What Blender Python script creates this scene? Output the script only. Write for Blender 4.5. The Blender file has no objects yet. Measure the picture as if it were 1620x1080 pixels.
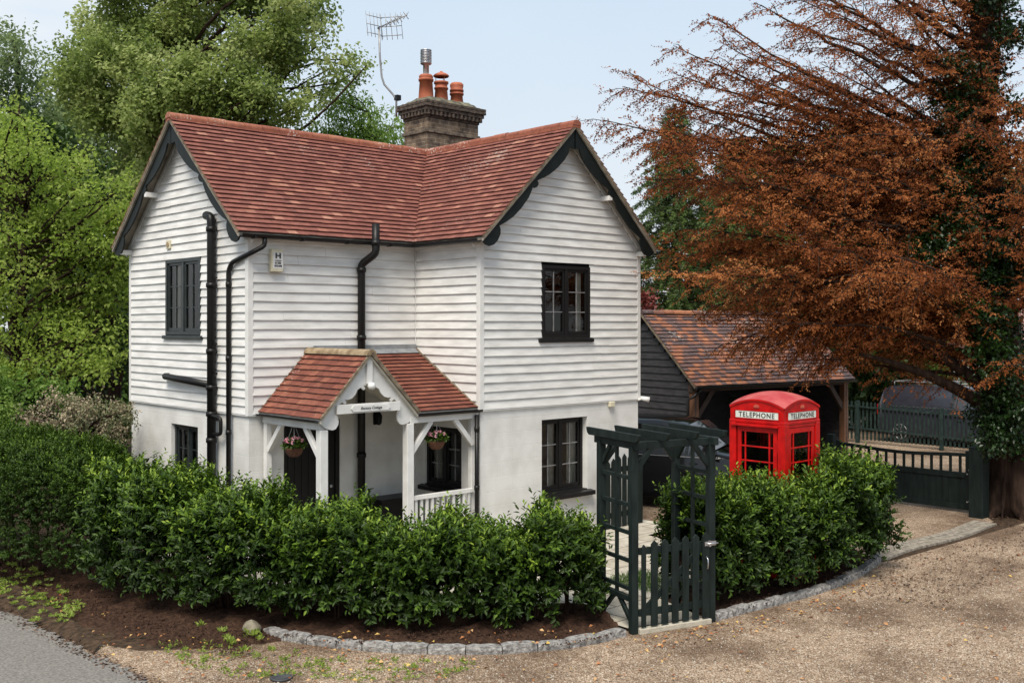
import bpy, math, random
import numpy as np
from mathutils import Vector, Matrix
R = math.radians
random.seed(7); RNG = np.random.default_rng(7)
SC = bpy.context.scene; COL = SC.collection

# ------------------------------------------------------------------ camera
CX, CY, H = -10.633, -12.250, 3.5
YAW = 0.74513; F = 1662.9; Y0 = 513.6
cam = bpy.data.cameras.new('camera'); camo = bpy.data.objects.new('camera', cam); COL.objects.link(camo)
camo.location = (CX, CY, H); camo.rotation_euler = (R(90), 0, -YAW)
cam.sensor_width = 36; cam.lens = F/1620*36; cam.shift_y = -(540-Y0)/1620
cam.clip_end = 800; cam.clip_start = .1
SC.camera = camo
sn, cs = math.sin(YAW), math.cos(YAW)
def ray(u, v):
    r = (u-810)/F
    return Vector((sn+r*cs, cs-r*sn, -(v-Y0)/F))
C0 = Vector((CX, CY, H))
def dep(u, v, D): return C0+ray(u, v)*D
def onz(u, v, z=0.0):
    d = ray(u, v); return C0+d*((z-H)/d.z)
def onx(u, v, x):
    d = ray(u, v); return C0+d*((x-CX)/d.x)
def ony(u, v, y):
    d = ray(u, v); return C0+d*((y-CY)/d.y)

# ------------------------------------------------------------------ light
SUN_EL, SUN_AZ = R(56), R(-122)       # azimuth from +y, clockwise positive
w = bpy.data.worlds.new('World'); SC.world = w; w.use_nodes = True
nt = w.node_tree; nt.nodes.clear()
out = nt.nodes.new('ShaderNodeOutputWorld'); bg = nt.nodes.new('ShaderNodeBackground')
sky = nt.nodes.new('ShaderNodeTexSky'); sky.sky_type = 'NISHITA'; sky.sun_disc = False
sky.sun_elevation = SUN_EL; sky.sun_rotation = SUN_AZ % (2*math.pi)
sky.air_density = 1.0; sky.dust_density = 2.5; sky.ozone_density = 1.2
tc = nt.nodes.new('ShaderNodeTexCoord'); sp = nt.nodes.new('ShaderNodeSeparateXYZ')
nz = nt.nodes.new('ShaderNodeTexNoise'); nz.inputs['Scale'].default_value = 1.3; nz.inputs['Detail'].default_value = 5
mr = nt.nodes.new('ShaderNodeMapRange'); mr.inputs['From Min'].default_value = .3; mr.inputs['From Max'].default_value = .75
mr.inputs['To Min'].default_value = .72; mr.inputs['To Max'].default_value = .95
mx = nt.nodes.new('ShaderNodeMix'); mx.data_type = 'RGBA'
cr = nt.nodes.new('ShaderNodeValToRGB')      # thin high cloud in the sky's own units: whiter low down, bluer overhead
cr.color_ramp.elements[0].position = .02; cr.color_ramp.elements[0].color = (.62, .64, .655, 1)
cr.color_ramp.elements[1].position = .42; cr.color_ramp.elements[1].color = (.44, .56, .68, 1)
vm = nt.nodes.new('ShaderNodeVectorMath'); vm.operation = 'SCALE'; vm.inputs['Scale'].default_value = 10
L = nt.links.new
L(tc.outputs['Generated'], nz.inputs['Vector']); L(nz.outputs['Fac'], mr.inputs['Value'])
L(tc.outputs['Generated'], sp.inputs[0]); L(sp.outputs[2], cr.inputs[0]); L(cr.outputs[0], vm.inputs[0]); L(vm.outputs[0], mx.inputs[7])
n2 = nt.nodes.new('ShaderNodeTexNoise'); n2.inputs['Scale'].default_value = 2.2; n2.inputs['Detail'].default_value = 7; n2.inputs['Roughness'].default_value = .55
mp2 = nt.nodes.new('ShaderNodeMapping'); mp2.inputs['Scale'].default_value = (1, 1, 3); L(tc.outputs['Generated'], mp2.inputs['Vector']); L(mp2.outputs[0], n2.inputs['Vector'])
m2r = nt.nodes.new('ShaderNodeMapRange'); m2r.inputs['From Min'].default_value = .46; m2r.inputs['From Max'].default_value = .68; m2r.inputs['To Max'].default_value = .9
mw = nt.nodes.new('ShaderNodeMix'); mw.data_type = 'RGBA'; mw.inputs[7].default_value = (6.5, 6.55, 6.6, 1); L(n2.outputs['Fac'], m2r.inputs['Value']); L(m2r.outputs['Result'], mw.inputs[0])
L(mr.outputs['Result'], mx.inputs[0]); L(sky.outputs['Color'], mx.inputs[6])
L(mx.outputs[2], mw.inputs[6]); L(mw.outputs[2], bg.inputs['Color']); bg.inputs['Strength'].default_value = .10
L(bg.outputs[0], out.inputs[0])
sl = bpy.data.lights.new('sun', 'SUN'); so = bpy.data.objects.new('sun', sl); COL.objects.link(so)
sl.energy = 3.1; sl.angle = R(28); sl.color = (1, .93, .82)
sdir = Vector((math.sin(SUN_AZ)*math.cos(SUN_EL), math.cos(SUN_AZ)*math.cos(SUN_EL), math.sin(SUN_EL)))
so.rotation_euler = sdir.to_track_quat('Z', 'Y').to_euler()
so.location = (0, 0, 30)
SC.view_settings.view_transform = 'Standard'; SC.view_settings.look = 'None'
SC.view_settings.exposure = 0.55; SC.view_settings.gamma = 1
SC.cycles.max_bounces = 6; SC.cycles.diffuse_bounces = 3; SC.cycles.glossy_bounces = 3
SC.cycles.transmission_bounces = 4; SC.cycles.transparent_max_bounces = 8

# ------------------------------------------------------------------ helpers
def tag(o, label=None, cat=None, group=None, kind=None):
    if label: o['label'] = label
    if cat: o['category'] = cat
    if group: o['group'] = group
    if kind: o['kind'] = kind
    return o
def thing(name, label, cat, loc=(0, 0, 0), group=None):
    o = bpy.data.objects.new(name, None); COL.objects.link(o); o.location = loc; o.empty_display_size = .2
    return tag(o, label, cat, group)
def off(p):
    v = Vector((0, 0, 0))
    while p: v += p.location; p = p.parent
    return v
def link(name, me, mats, parent):
    o = bpy.data.objects.new(name, me); COL.objects.link(o)
    for m in (mats if isinstance(mats, (list, tuple)) else [mats]): me.materials.append(m)
    if parent: o.parent = parent
    return o
class MB:
    def __init__(s): s.v = []; s.f = []; s.r = []; s.m = []; s.sm = []; s.cur = 0.5; s.mat = 0; s.smooth = False
    def add(s, vs, fs):
        n = len(s.v); s.v += [tuple(x) for x in vs]
        for f in fs: s.f.append(tuple(i+n for i in f)); s.r.append(s.cur); s.m.append(s.mat); s.sm.append(s.smooth)
        return s
    def box(s, a, b):
        x0, y0, z0 = a; x1, y1, z1 = b
        return s.add([(x0,y0,z0),(x1,y0,z0),(x1,y1,z0),(x0,y1,z0),(x0,y0,z1),(x1,y0,z1),(x1,y1,z1),(x0,y1,z1)],
              [(3,2,1,0),(4,5,6,7),(0,1,5,4),(1,2,6,5),(2,3,7,6),(3,0,4,7)])
    def beam(s, p0, p1, wd, ht, up=(0, 0, 1)):
        p0 = Vector(p0); p1 = Vector(p1); d = (p1-p0).normalized(); up = Vector(up)
        if abs(d.dot(up)) > .98: up = Vector((1, 0, 0))
        sd = d.cross(up).normalized(); u = sd.cross(d).normalized()
        a = sd*wd/2; b = u*ht/2
        return s.add([p0-a-b, p0+a-b, p0+a+b, p0-a+b, p1-a-b, p1+a-b, p1+a+b, p1-a+b],
              [(0,1,2,3),(7,6,5,4),(0,4,5,1),(1,5,6,2),(2,6,7,3),(3,7,4,0)])
    def tube(s, pts, r, n=10, cap=True):
        pts = [Vector(p) for p in pts]; rr = r if isinstance(r, (list, tuple)) else [r]*len(pts)
        rings = []; pu = None
        for i, p in enumerate(pts):
            d = (pts[min(i+1, len(pts)-1)]-pts[max(i-1, 0)])
            d = d.normalized() if d.length > 1e-9 else Vector((0, 0, 1))
            if pu is None: pu = d.orthogonal().normalized()
            pu = (pu-d*pu.dot(d)); pu = pu.normalized() if pu.length > 1e-6 else d.orthogonal().normalized()
            q = d.cross(pu)
            rings += [p+(pu*math.cos(2*math.pi*k/n)+q*math.sin(2*math.pi*k/n))*rr[i] for k in range(n)]
        fs = [(i*n+k, i*n+(k+1) % n, (i+1)*n+(k+1) % n, (i+1)*n+k) for i in range(len(pts)-1) for k in range(n)]
        o = s.smooth; s.smooth = True; b = len(s.v); s.add(rings, fs); s.smooth = False
        if cap:
            s.f.append(tuple(b+k for k in range(n))[::-1]); s.f.append(tuple(b+(len(pts)-1)*n+k for k in range(n)))
            for _ in (0, 1): s.r.append(s.cur); s.m.append(s.mat); s.sm.append(False)
        s.smooth = o; return s
    def lathe(s, c, prof, n=20):
        c = Vector(c); vs = []
        for (r, z) in prof: vs += [c+Vector((r*math.cos(2*math.pi*k/n), r*math.sin(2*math.pi*k/n), z)) for k in range(n)]
        fs = [(i*n+k, i*n+(k+1) % n, (i+1)*n+(k+1) % n, (i+1)*n+k) for i in range(len(prof)-1) for k in range(n)]
        o = s.smooth; s.smooth = True; s.add(vs, fs); s.smooth = o; return s
    def prism(s, poly, o, ux, uy, t):
        o = Vector(o); ux = Vector(ux); uy = Vector(uy); nn = Vector(t); n = len(poly)
        a = [o+ux*x+uy*y for x, y in poly]; b = [p+nn for p in a]
        return s.add(a+b, [tuple(range(n))[::-1], tuple(range(n, 2*n))]+[(i, (i+1) % n, (i+1) % n+n, i+n) for i in range(n)])
    def pieces(s):
        par = list(range(len(s.v)))
        def fd(a):
            while par[a] != a: par[a] = par[par[a]]; a = par[a]
            return a
        for f in s.f:
            a = fd(f[0])
            for q in f[1:]: par[fd(q)] = a
        gr = {}
        for i, f in enumerate(s.f): gr.setdefault(fd(f[0]), []).append(i)
        out = []
        for fs in gr.values():
            m = MB(); mp = {}
            for i in fs:
                for q in s.f[i]:
                    if q not in mp: mp[q] = len(m.v); m.v.append(s.v[q])
                m.f.append(tuple(mp[q] for q in s.f[i])); m.r.append(s.r[i]); m.m.append(s.m[i]); m.sm.append(s.sm[i])
            out.append(m)
        return out
    def build(s, name, mats, parent=None, bevel=0, split=False, **kw):
        if split: return [m.build(name, mats, parent, bevel, **kw) for m in s.pieces()]
        of = off(parent) if parent else Vector((0, 0, 0))
        me = bpy.data.meshes.new(name)
        me.from_pydata([(x-of.x, y-of.y, z-of.z) for x, y, z in s.v], [], s.f)
        at = me.attributes.new('rnd', 'FLOAT', 'FACE'); at.data.foreach_set('value', s.r)
        me.polygons.foreach_set('use_smooth', s.sm); me.polygons.foreach_set('material_index', s.m)
        me.update()
        o = link(name, me, mats, parent)
        if bevel:
            b = o.modifiers.new('bevel', 'BEVEL'); b.width = bevel; b.segments = 2; b.limit_method = 'ANGLE'; b.angle_limit = R(40)
        return tag(o, **kw) if kw else o

# ------------------------------------------------------------------ materials
def newmat(name):
    m = bpy.data.materials.new(name); m.use_nodes = True; t = m.node_tree
    return m, t, t.nodes['Principled BSDF'], t.links.new
def nd(t, typ, **kw):
    n = t.nodes.new(typ)
    for k, v in kw.items():
        if k in n.inputs: n.inputs[k].default_value = v
        else: setattr(n, k, v)
    return n
def ramp(t, stops):
    r = t.nodes.new('ShaderNodeValToRGB'); e = r.color_ramp.elements
    while len(e) < len(stops): e.new(.5)
    for i, (p, c) in enumerate(stops): e[i].position = p; e[i].color = (*c, 1)
    return r
def mat(name, c1, c2=None, rough=.6, scale=8, detail=5, bump=0, bscale=None, metal=0, stretch=(1, 1, 1), spec=.5, lo=.35, hi=.65, c3=None):
    m, t, b, l = newmat(name)
    b.inputs['Roughness'].default_value = rough; b.inputs['Metallic'].default_value = metal
    b.inputs['Specular IOR Level'].default_value = spec
    tcn = nd(t, 'ShaderNodeTexCoord'); mp = nd(t, 'ShaderNodeMapping'); mp.inputs['Scale'].default_value = stretch
    l(tcn.outputs['Object'], mp.inputs['Vector'])
    n = nd(t, 'ShaderNodeTexNoise', Scale=scale, Detail=detail); l(mp.outputs[0], n.inputs['Vector'])
    st = [(lo, c1), (hi, c2 or c1)]
    if c3: st.append((min(1, hi+.12), c3))
    r = ramp(t, st); l(n.outputs['Fac'], r.inputs[0]); l(r.outputs[0], b.inputs['Base Color'])
    if bump:
        n2 = nd(t, 'ShaderNodeTexNoise', Scale=bscale or scale*6, Detail=4); l(mp.outputs[0], n2.inputs['Vector'])
        bp = nd(t, 'ShaderNodeBump', Strength=bump, Distance=.02); l(n2.outputs['Fac'], bp.inputs['Height']); l(bp.outputs[0], b.inputs['Normal'])
    return m
def tilemat(name, stops, spots=.0, spotcol=(.55, .5, .45), rough=.75):
    m, t, b, l = newmat(name); b.inputs['Roughness'].default_value = rough; b.inputs['Specular IOR Level'].default_value = .3
    a = nd(t, 'ShaderNodeAttribute', attribute_name='rnd'); r = ramp(t, stops); l(a.outputs['Fac'], r.inputs[0])
    tcn = nd(t, 'ShaderNodeTexCoord')
    n = nd(t, 'ShaderNodeTexNoise', Scale=14, Detail=6); l(tcn.outputs['Object'], n.inputs['Vector'])
    mm = nd(t, 'ShaderNodeMix', data_type='RGBA', blend_type='MULTIPLY'); mm.inputs[0].default_value = .7
    r2 = ramp(t, [(.3, (.62, .6, .6)), (.7, (1.15, 1.1, 1.1))]); l(n.outputs['Fac'], r2.inputs[0])
    l(r.outputs[0], mm.inputs[6]); l(r2.outputs[0], mm.inputs[7])
    n3 = nd(t, 'ShaderNodeTexNoise', Scale=26, Detail=5, Roughness=.7); l(tcn.outputs['Object'], n3.inputs['Vector'])
    n4 = nd(t, 'ShaderNodeTexNoise', Scale=1.1, Detail=2); l(tcn.outputs['Object'], n4.inputs['Vector'])
    ad = nd(t, 'ShaderNodeMath', operation='ADD'); l(n3.outputs['Fac'], ad.inputs[0]); 
    sc = nd(t, 'ShaderNodeMath', operation='MULTIPLY'); l(n4.outputs['Fac'], sc.inputs[0]); sc.inputs[1].default_value = .5; l(sc.outputs[0], ad.inputs[1])
    r3 = ramp(t, [(.93-spots, (0, 0, 0)), (1.0-spots, (1, 1, 1))]); l(ad.outputs[0], r3.inputs[0])
    m2 = nd(t, 'ShaderNodeMix', data_type='RGBA'); l(r3.outputs[0], m2.inputs[0]); l(mm.outputs[2], m2.inputs[6]); m2.inputs[7].default_value = (*spotcol, 1)
    l(m2.outputs[2], b.inputs['Base Color'])
    bp = nd(t, 'ShaderNodeBump', Strength=.3, Distance=.01); l(n3.outputs['Fac'], bp.inputs['Height']); l(bp.outputs[0], b.inputs['Normal'])
    return m
def leafmat(name, stops, rough=.5, trans=.3, spec=.4, nscale=1.2, namt=.5):
    m, t, b, l = newmat(name); b.inputs['Roughness'].default_value = rough; b.inputs['Specular IOR Level'].default_value = spec
    a = nd(t, 'ShaderNodeAttribute', attribute_name='rnd')
    tcn = nd(t, 'ShaderNodeTexCoord'); n = nd(t, 'ShaderNodeTexNoise', Scale=nscale, Detail=3); l(tcn.outputs['Object'], n.inputs['Vector'])
    ma = nd(t, 'ShaderNodeMath', operation='MULTIPLY_ADD'); l(n.outputs['Fac'], ma.inputs[0]); ma.inputs[1].default_value = namt
    l(a.outputs['Fac'], ma.inputs[2])
    sb = nd(t, 'ShaderNodeMath', operation='SUBTRACT'); l(ma.outputs[0], sb.inputs[0]); sb.inputs[1].default_value = namt/2
    r = ramp(t, stops); l(sb.outputs[0], r.inputs[0]); l(r.outputs[0], b.inputs['Base Color'])
    tr = nd(t, 'ShaderNodeBsdfTranslucent'); l(r.outputs[0], tr.inputs['Color'])
    ms = nd(t, 'ShaderNodeMixShader'); ms.inputs[0].default_value = trans
    l(b.outputs[0], ms.inputs[1]); l(tr.outputs[0], ms.inputs[2]); l(ms.outputs[0], t.nodes['Material Output'].inputs[0])
    return m
M = {}
M['board'] = mat('white_board_paint', (.58, .57, .545), (.73, .72, .695), rough=.55, scale=2.2, bump=.12, bscale=30, stretch=(1, 1, 5))
M['white'] = mat('white_gloss_paint', (.62, .61, .585), (.72, .71, .69), rough=.45, scale=5)
M['cream'] = mat('cream_plastic', (.55, .50, .36), (.62, .57, .42), rough=.5)
M['black'] = mat('black_paint', (.008, .008, .008), (.010, .009, .009), rough=.4, scale=10, spec=.25)
M['barge'] = mat('dark_green_gloss', (.006, .009, .009), (.010, .014, .013), rough=.5, scale=6, spec=.2)
M['green'] = mat('green_wood_paint', (.0055, .0105, .0095), (.012, .020, .018), rough=.6, scale=12, bump=.15, bscale=60, stretch=(1, 1, .3), spec=.22)
M['fence'] = mat('weathered_green_paint', (.010, .020, .018), (.024, .043, .039), rough=.6, scale=12, spec=.3)
M['timber'] = mat('brown_timber', (.10, .045, .022), (.20, .09, .045), rough=.7, scale=6, bump=.3, stretch=(1, 1, .2))
M['verge'] = mat('mortar_verge', (.10, .075, .05), (.24, .19, .13), rough=.9, scale=9, bump=.5)
M['darkboard'] = mat('black_stained_boards', (.022, .021, .023), (.045, .043, .046), rough=.6, scale=5, bump=.2, stretch=(1, 1, 4))
M['ridge'] = tilemat('ridge_clay', [(0, (.22, .072, .045)), (.5, (.29, .10, .06)), (1, (.36, .15, .09))], spots=.08)
M['tile'] = tilemat('red_clay_tile', [(0, (.17, .060, .046)), (.45, (.22, .081, .060)), (.8, (.26, .100, .073)), (.95, (.31, .13, .09)), (1, (.40, .20, .14))], spots=.03, spotcol=(.42, .36, .31))
M['ptile'] = tilemat('porch_clay_tile', [(0, (.14, .044, .030)), (.6, (.20, .066, .043)), (1, (.26, .10, .062))], spots=-.02)
M['ctile'] = tilemat('mixed_clay_tile', [(0, (.085, .062, .062)), (.35, (.13, .082, .075)), (.5, (.18, .092, .070)), (.68, (.28, .115, .065)), (.92, (.38, .16, .08)), (1, (.25, .17, .15))], spots=.03)
M['pot'] = mat('terracotta', (.30, .075, .035), (.42, .12, .055), rough=.7, scale=6, bump=.2)
M['steel'] = mat('brushed_steel', (.45, .46, .48), (.6, .6, .62), rough=.35, metal=.9)
M['galv'] = mat('galvanised_metal', (.22, .22, .22), (.36, .36, .36), rough=.5, metal=.6)
M['lead'] = mat('lead_sheet', (.16, .17, .18), (.26, .27, .28), rough=.6)
M['red'] = mat('red_gloss_paint', (.34, .002, .002), (.52, .005, .004), rough=.38, scale=7, spec=.3)
M['redroof'] = mat('faded_red_paint', (.36, .035, .04), (.44, .10, .09), rough=.7, scale=5, c3=(.48, .02, .025), detail=8)
M['sign'] = mat('sign_white', (.60, .62, .56), (.68, .70, .64), rough=.5)
M['ink'] = mat('black_lettering', (.015, .015, .015), rough=.5)
M['gold'] = mat('gold_paint', (.45, .07, .05), (.5, .12, .06), rough=.5)
M['soil'] = mat('dark_soil', (.030, .017, .012), (.075, .042, .028), rough=1, scale=18, detail=8, bump=1, bscale=45, spec=.1)
M['asphalt'] = mat('grey_asphalt', (.135, .125, .112), (.25, .232, .21), rough=.9, scale=38, detail=8, bump=.5, bscale=180, spec=.2)
M['bark'] = mat('tree_bark', (.018, .011, .008), (.058, .036, .026), rough=.95, scale=9, bump=1, bscale=20, stretch=(1, 1, .25), spec=.1)
M['twig'] = mat('twig_bark', (.035, .02, .014), (.08, .05, .035), rough=.9, spec=.1)
M['rock'] = mat('field_stone', (.14, .12, .085), (.25, .22, .16), rough=.9, scale=7, bump=.6)
M['granite'] = mat('granite_setts', (.13, .12, .115), (.38, .37, .35), rough=.9, scale=22, detail=8, bump=1, bscale=40, hi=.7)
M['sett'] = mat('worn_setts', (.17, .145, .115), (.33, .29, .235), rough=.9, scale=12, detail=8, bump=.6)
M['basket'] = mat('woven_basket', (.06, .025, .012), (.18, .07, .035), rough=.9, scale=30, stretch=(1, 1, 4), bump=.6)
M['petal'] = mat('pink_petals', (.60, .16, .24), (.75, .45, .50), rough=.6, scale=20)
M['curtain'] = mat('pale_curtain', (.55, .52, .45), (.68, .65, .58), rough=.9, scale=4)
M['carblack'] = mat('black_car_paint', (.003, .003, .0035), rough=.1, spec=.5)
M['vanpaint'] = mat('grey_blue_car_paint', (.022, .022, .030), (.030, .030, .040), rough=.22, spec=.6)
M['rubber'] = mat('tyre_rubber', (.02, .02, .02), rough=.8)
M['dark'] = mat('dark_interior', (.01, .01, .01), rough=.9, spec=.1)
M['render'] = mat('far_white_render', (.65, .65, .63), rough=.8)
M['fartile'] = mat('far_roof_tile', (.22, .11, .09), (.30, .16, .13), rough=.85, scale=4, bump=.4)
M['tail'] = mat('tail_light', (.35, .01, .01), rough=.25)

def plaster():
    m, t, b, l = newmat('painted_blockwork'); b.inputs['Roughness'].default_value = .75
    tcn = nd(t, 'ShaderNodeTexCoord'); sp_ = nd(t, 'ShaderNodeSeparateXYZ'); l(tcn.outputs['Object'], sp_.inputs[0])
    ad = nd(t, 'ShaderNodeMath', operation='ADD'); l(sp_.outputs[0], ad.inputs[0]); l(sp_.outputs[1], ad.inputs[1])
    cb = nd(t, 'ShaderNodeCombineXYZ'); l(ad.outputs[0], cb.inputs[0]); l(sp_.outputs[2], cb.inputs[1])
    br = nd(t, 'ShaderNodeTexBrick', Scale=1.0); br.inputs['Brick Width'].default_value = .45; br.inputs['Row Height'].default_value = .225
    br.inputs['Mortar Size'].default_value = .006; br.inputs['Mortar Smooth'].default_value = .6
    l(cb.outputs[0], br.inputs['Vector'])
    n = nd(t, 'ShaderNodeTexNoise', Scale=2.5, Detail=7); l(tcn.outputs['Object'], n.inputs['Vector'])
    r = ramp(t, [(.3, (.57, .56, .53)), (.6, (.70, .69, .665))]); l(n.outputs['Fac'], r.inputs[0])
    l(r.outputs[0], b.inputs['Base Color'])
    n2 = nd(t, 'ShaderNodeTexNoise', Scale=40, Detail=4); l(tcn.outputs['Object'], n2.inputs['Vector'])
    mu = nd(t, 'ShaderNodeMath', operation='MULTIPLY_ADD'); l(br.outputs['Fac'], mu.inputs[0]); mu.inputs[1].default_value = -.6; l(n2.outputs['Fac'], mu.inputs[2])
    bp = nd(t, 'ShaderNodeBump', Strength=.35, Distance=.008); l(mu.outputs[0], bp.inputs['Height']); l(bp.outputs[0], b.inputs['Normal'])
    return m
M['plaster'] = plaster()
def brickm():
    m, t, b, l = newmat('old_sooty_brick'); b.inputs['Roughness'].default_value = .95; b.inputs['Specular IOR Level'].default_value = .2
    tcn = nd(t, 'ShaderNodeTexCoord'); sp_ = nd(t, 'ShaderNodeSeparateXYZ'); l(tcn.outputs['Object'], sp_.inputs[0])
    ad = nd(t, 'ShaderNodeMath', operation='ADD'); l(sp_.outputs[0], ad.inputs[0]); l(sp_.outputs[1], ad.inputs[1])
    cb = nd(t, 'ShaderNodeCombineXYZ'); l(ad.outputs[0], cb.inputs[0]); l(sp_.outputs[2], cb.inputs[1])
    br = nd(t, 'ShaderNodeTexBrick', Scale=1.0); br.inputs['Brick Width'].default_value = .225; br.inputs['Row Height'].default_value = .075
    br.inputs['Mortar Size'].default_value = .008; br.inputs['Mortar Smooth'].default_value = .3
    br.inputs['Color1'].default_value = (.20, .15, .11, 1); br.inputs['Color2'].default_value = (.12, .095, .08, 1); br.inputs['Mortar'].default_value = (.27, .24, .20, 1)
    l(cb.outputs[0], br.inputs['Vector'])
    n = nd(t, 'ShaderNodeTexNoise', Scale=7, Detail=7); l(tcn.outputs['Object'], n.inputs['Vector'])
    r = ramp(t, [(.35, (.45, .42, .42)), (.65, (1.3, 1.25, 1.15))]); l(n.outputs['Fac'], r.inputs[0])
    mm = nd(t, 'ShaderNodeMix', data_type='RGBA', blend_type='MULTIPLY'); mm.inputs[0].default_value = 1
    l(br.outputs['Color'], mm.inputs[6]); l(r.outputs[0], mm.inputs[7]); l(mm.outputs[2], b.inputs['Base Color'])
    bp = nd(t, 'ShaderNodeBump', Strength=.9, Distance=.02); bp.invert = True; l(br.outputs['Fac'], bp.inputs['Height']); l(bp.outputs[0], b.inputs['Normal'])
    return m
M['brick'] = brickm()
M['cap'] = mat('mossy_mortar_cap', (.035, .030, .022), (.17, .155, .10), rough=1, scale=9, detail=8, bump=1, bscale=22, c3=(.30, .28, .20))
M['corbel'] = mat('sooty_corbel', (.03, .024, .02), (.12, .09, .07), rough=1, scale=14, detail=8, bump=1, bscale=30)
def glass():
    m, t, b, l = newmat('window_glass'); b.inputs['Base Color'].default_value = (.01, .01, .01, 1); b.inputs['Roughness'].default_value = .03
    tr = nd(t, 'ShaderNodeBsdfTransparent'); tr.inputs[0].default_value = (.72, .74, .72, 1)
    fr = nd(t, 'ShaderNodeFresnel', IOR=1.5); gl = nd(t, 'ShaderNodeBsdfGlossy', Roughness=.02)
    ms = nd(t, 'ShaderNodeMixShader'); l(fr.outputs[0], ms.inputs[0]); l(tr.outputs[0], ms.inputs[1]); l(gl.outputs[0], ms.inputs[2])
    l(ms.outputs[0], t.nodes['Material Output'].inputs[0]); return m
M['glass'] = glass()
def gravel():
    m, t, b, l = newmat('pea_gravel'); b.inputs['Roughness'].default_value = .9; b.inputs['Specular IOR Level'].default_value = .2
    tcn = nd(t, 'ShaderNodeTexCoord')
    v = nd(t, 'ShaderNodeTexVoronoi', Scale=88); l(tcn.outputs['Object'], v.inputs['Vector'])
    sp_ = nd(t, 'ShaderNodeSeparateColor'); l(v.outputs['Color'], sp_.inputs[0])
    r = ramp(t, [(0, (.12, .082, .056)), (.3, (.225, .163, .115)), (.6, (.32, .245, .178)), (.85, (.44, .36, .275)), (1, (.62, .57, .50))]); l(sp_.outputs[0], r.inputs[0])
    n = nd(t, 'ShaderNodeTexNoise', Scale=.55, Detail=6, Roughness=.6); l(tcn.outputs['Object'], n.inputs['Vector'])
    r2 = ramp(t, [(.38, (.50, .43, .38)), (.56, (1.12, 1.06, 1.0))]); l(n.outputs['Fac'], r2.inputs[0])
    n5 = nd(t, 'ShaderNodeTexNoise', Scale=9, Detail=4); l(tcn.outputs['Object'], n5.inputs['Vector'])
    r5 = ramp(t, [(.35, (.82, .80, .78)), (.65, (1.10, 1.10, 1.10))]); l(n5.outputs['Fac'], r5.inputs[0])
    mm = nd(t, 'ShaderNodeMix', data_type='RGBA', blend_type='MULTIPLY'); mm.inputs[0].default_value = 1
    m3 = nd(t, 'ShaderNodeMix', data_type='RGBA', blend_type='MULTIPLY'); m3.inputs[0].default_value = 1
    l(r.outputs[0], mm.inputs[6]); l(r2.outputs[0], mm.inputs[7]); l(mm.outputs[2], m3.inputs[6]); l(r5.outputs[0], m3.inputs[7])
    l(m3.outputs[2], b.inputs['Base Color'])
    bp = nd(t, 'ShaderNodeBump', Strength=.8, Distance=.012); bp.invert = True; l(v.outputs['Distance'], bp.inputs['Height']); l(bp.outputs[0], b.inputs['Normal'])
    return m
M['gravel'] = gravel()
def paving():
    m, t, b, l = newmat('stone_flags'); b.inputs['Roughness'].default_value = .85
    tcn = nd(t, 'ShaderNodeTexCoord')
    br = nd(t, 'ShaderNodeTexBrick', Scale=1.0); br.inputs['Brick Width'].default_value = .6; br.inputs['Row Height'].default_value = .45
    br.inputs['Mortar Size'].default_value = .012; br.inputs['Color1'].default_value = (.40, .36, .29, 1); br.inputs['Color2'].default_value = (.50, .47, .40, 1); br.inputs['Mortar'].default_value = (.16, .13, .10, 1)
    l(tcn.outputs['Object'], br.inputs['Vector'])
    n = nd(t, 'ShaderNodeTexNoise', Scale=5, Detail=7); l(tcn.outputs['Object'], n.inputs['Vector'])
    r = ramp(t, [(.3, (.75, .74, .72)), (.65, (1.1, 1.1, 1.1))]); l(n.outputs['Fac'], r.inputs[0])
    mm = nd(t, 'ShaderNodeMix', data_type='RGBA', blend_type='MULTIPLY'); mm.inputs[0].default_value = 1
    l(br.outputs['Color'], mm.inputs[6]); l(r.outputs[0], mm.inputs[7]); l(mm.outputs[2], b.inputs['Base Color'])
    return m
M['paving'] = paving()
M['litter'] = mat('leaf_litter_earth', (.030, .022, .015), (.085, .055, .036), rough=1, scale=14, detail=8, bump=1, bscale=35, spec=.1)
M['earthgrass'] = mat('rough_grass_earth', (.025, .035, .012), (.06, .07, .025), rough=1, scale=5, detail=8, bump=.8, spec=.1)
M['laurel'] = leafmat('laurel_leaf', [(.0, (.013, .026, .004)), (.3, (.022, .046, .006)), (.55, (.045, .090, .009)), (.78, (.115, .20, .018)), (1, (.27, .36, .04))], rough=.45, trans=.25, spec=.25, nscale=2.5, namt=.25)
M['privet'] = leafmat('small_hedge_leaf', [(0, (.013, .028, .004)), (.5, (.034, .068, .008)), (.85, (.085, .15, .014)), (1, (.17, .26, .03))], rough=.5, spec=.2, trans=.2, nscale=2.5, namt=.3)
M['lime'] = leafmat('lime_tree_leaf', [(0, (.08, .13, .03)), (.4, (.20, .27, .065)), (.7, (.32, .39, .12)), (1, (.48, .53, .22))], trans=.58, nscale=.7, namt=.7)
M['maple'] = leafmat('bright_maple_leaf', [(0, (.13, .21, .028)), (.5, (.30, .41, .065)), (1, (.47, .55, .14))], trans=.6, nscale=1, namt=.4)
M['willow'] = leafmat('grey_green_leaf', [(0, (.09, .15, .06)), (.5, (.20, .27, .11)), (1, (.32, .40, .18))], trans=.55, nscale=.8, namt=.5)
M['fresh'] = leafmat('fresh_green_leaf', [(0, (.08, .16, .025)), (.5, (.19, .31, .055)), (1, (.32, .43, .11))], trans=.55, nscale=1.0, namt=.5)
M['wood'] = leafmat('dark_wood_leaf', [(0, (.016, .036, .009)), (.5, (.05, .098, .019)), (1, (.13, .20, .04))], trans=.25, nscale=.6, namt=.5)
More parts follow.
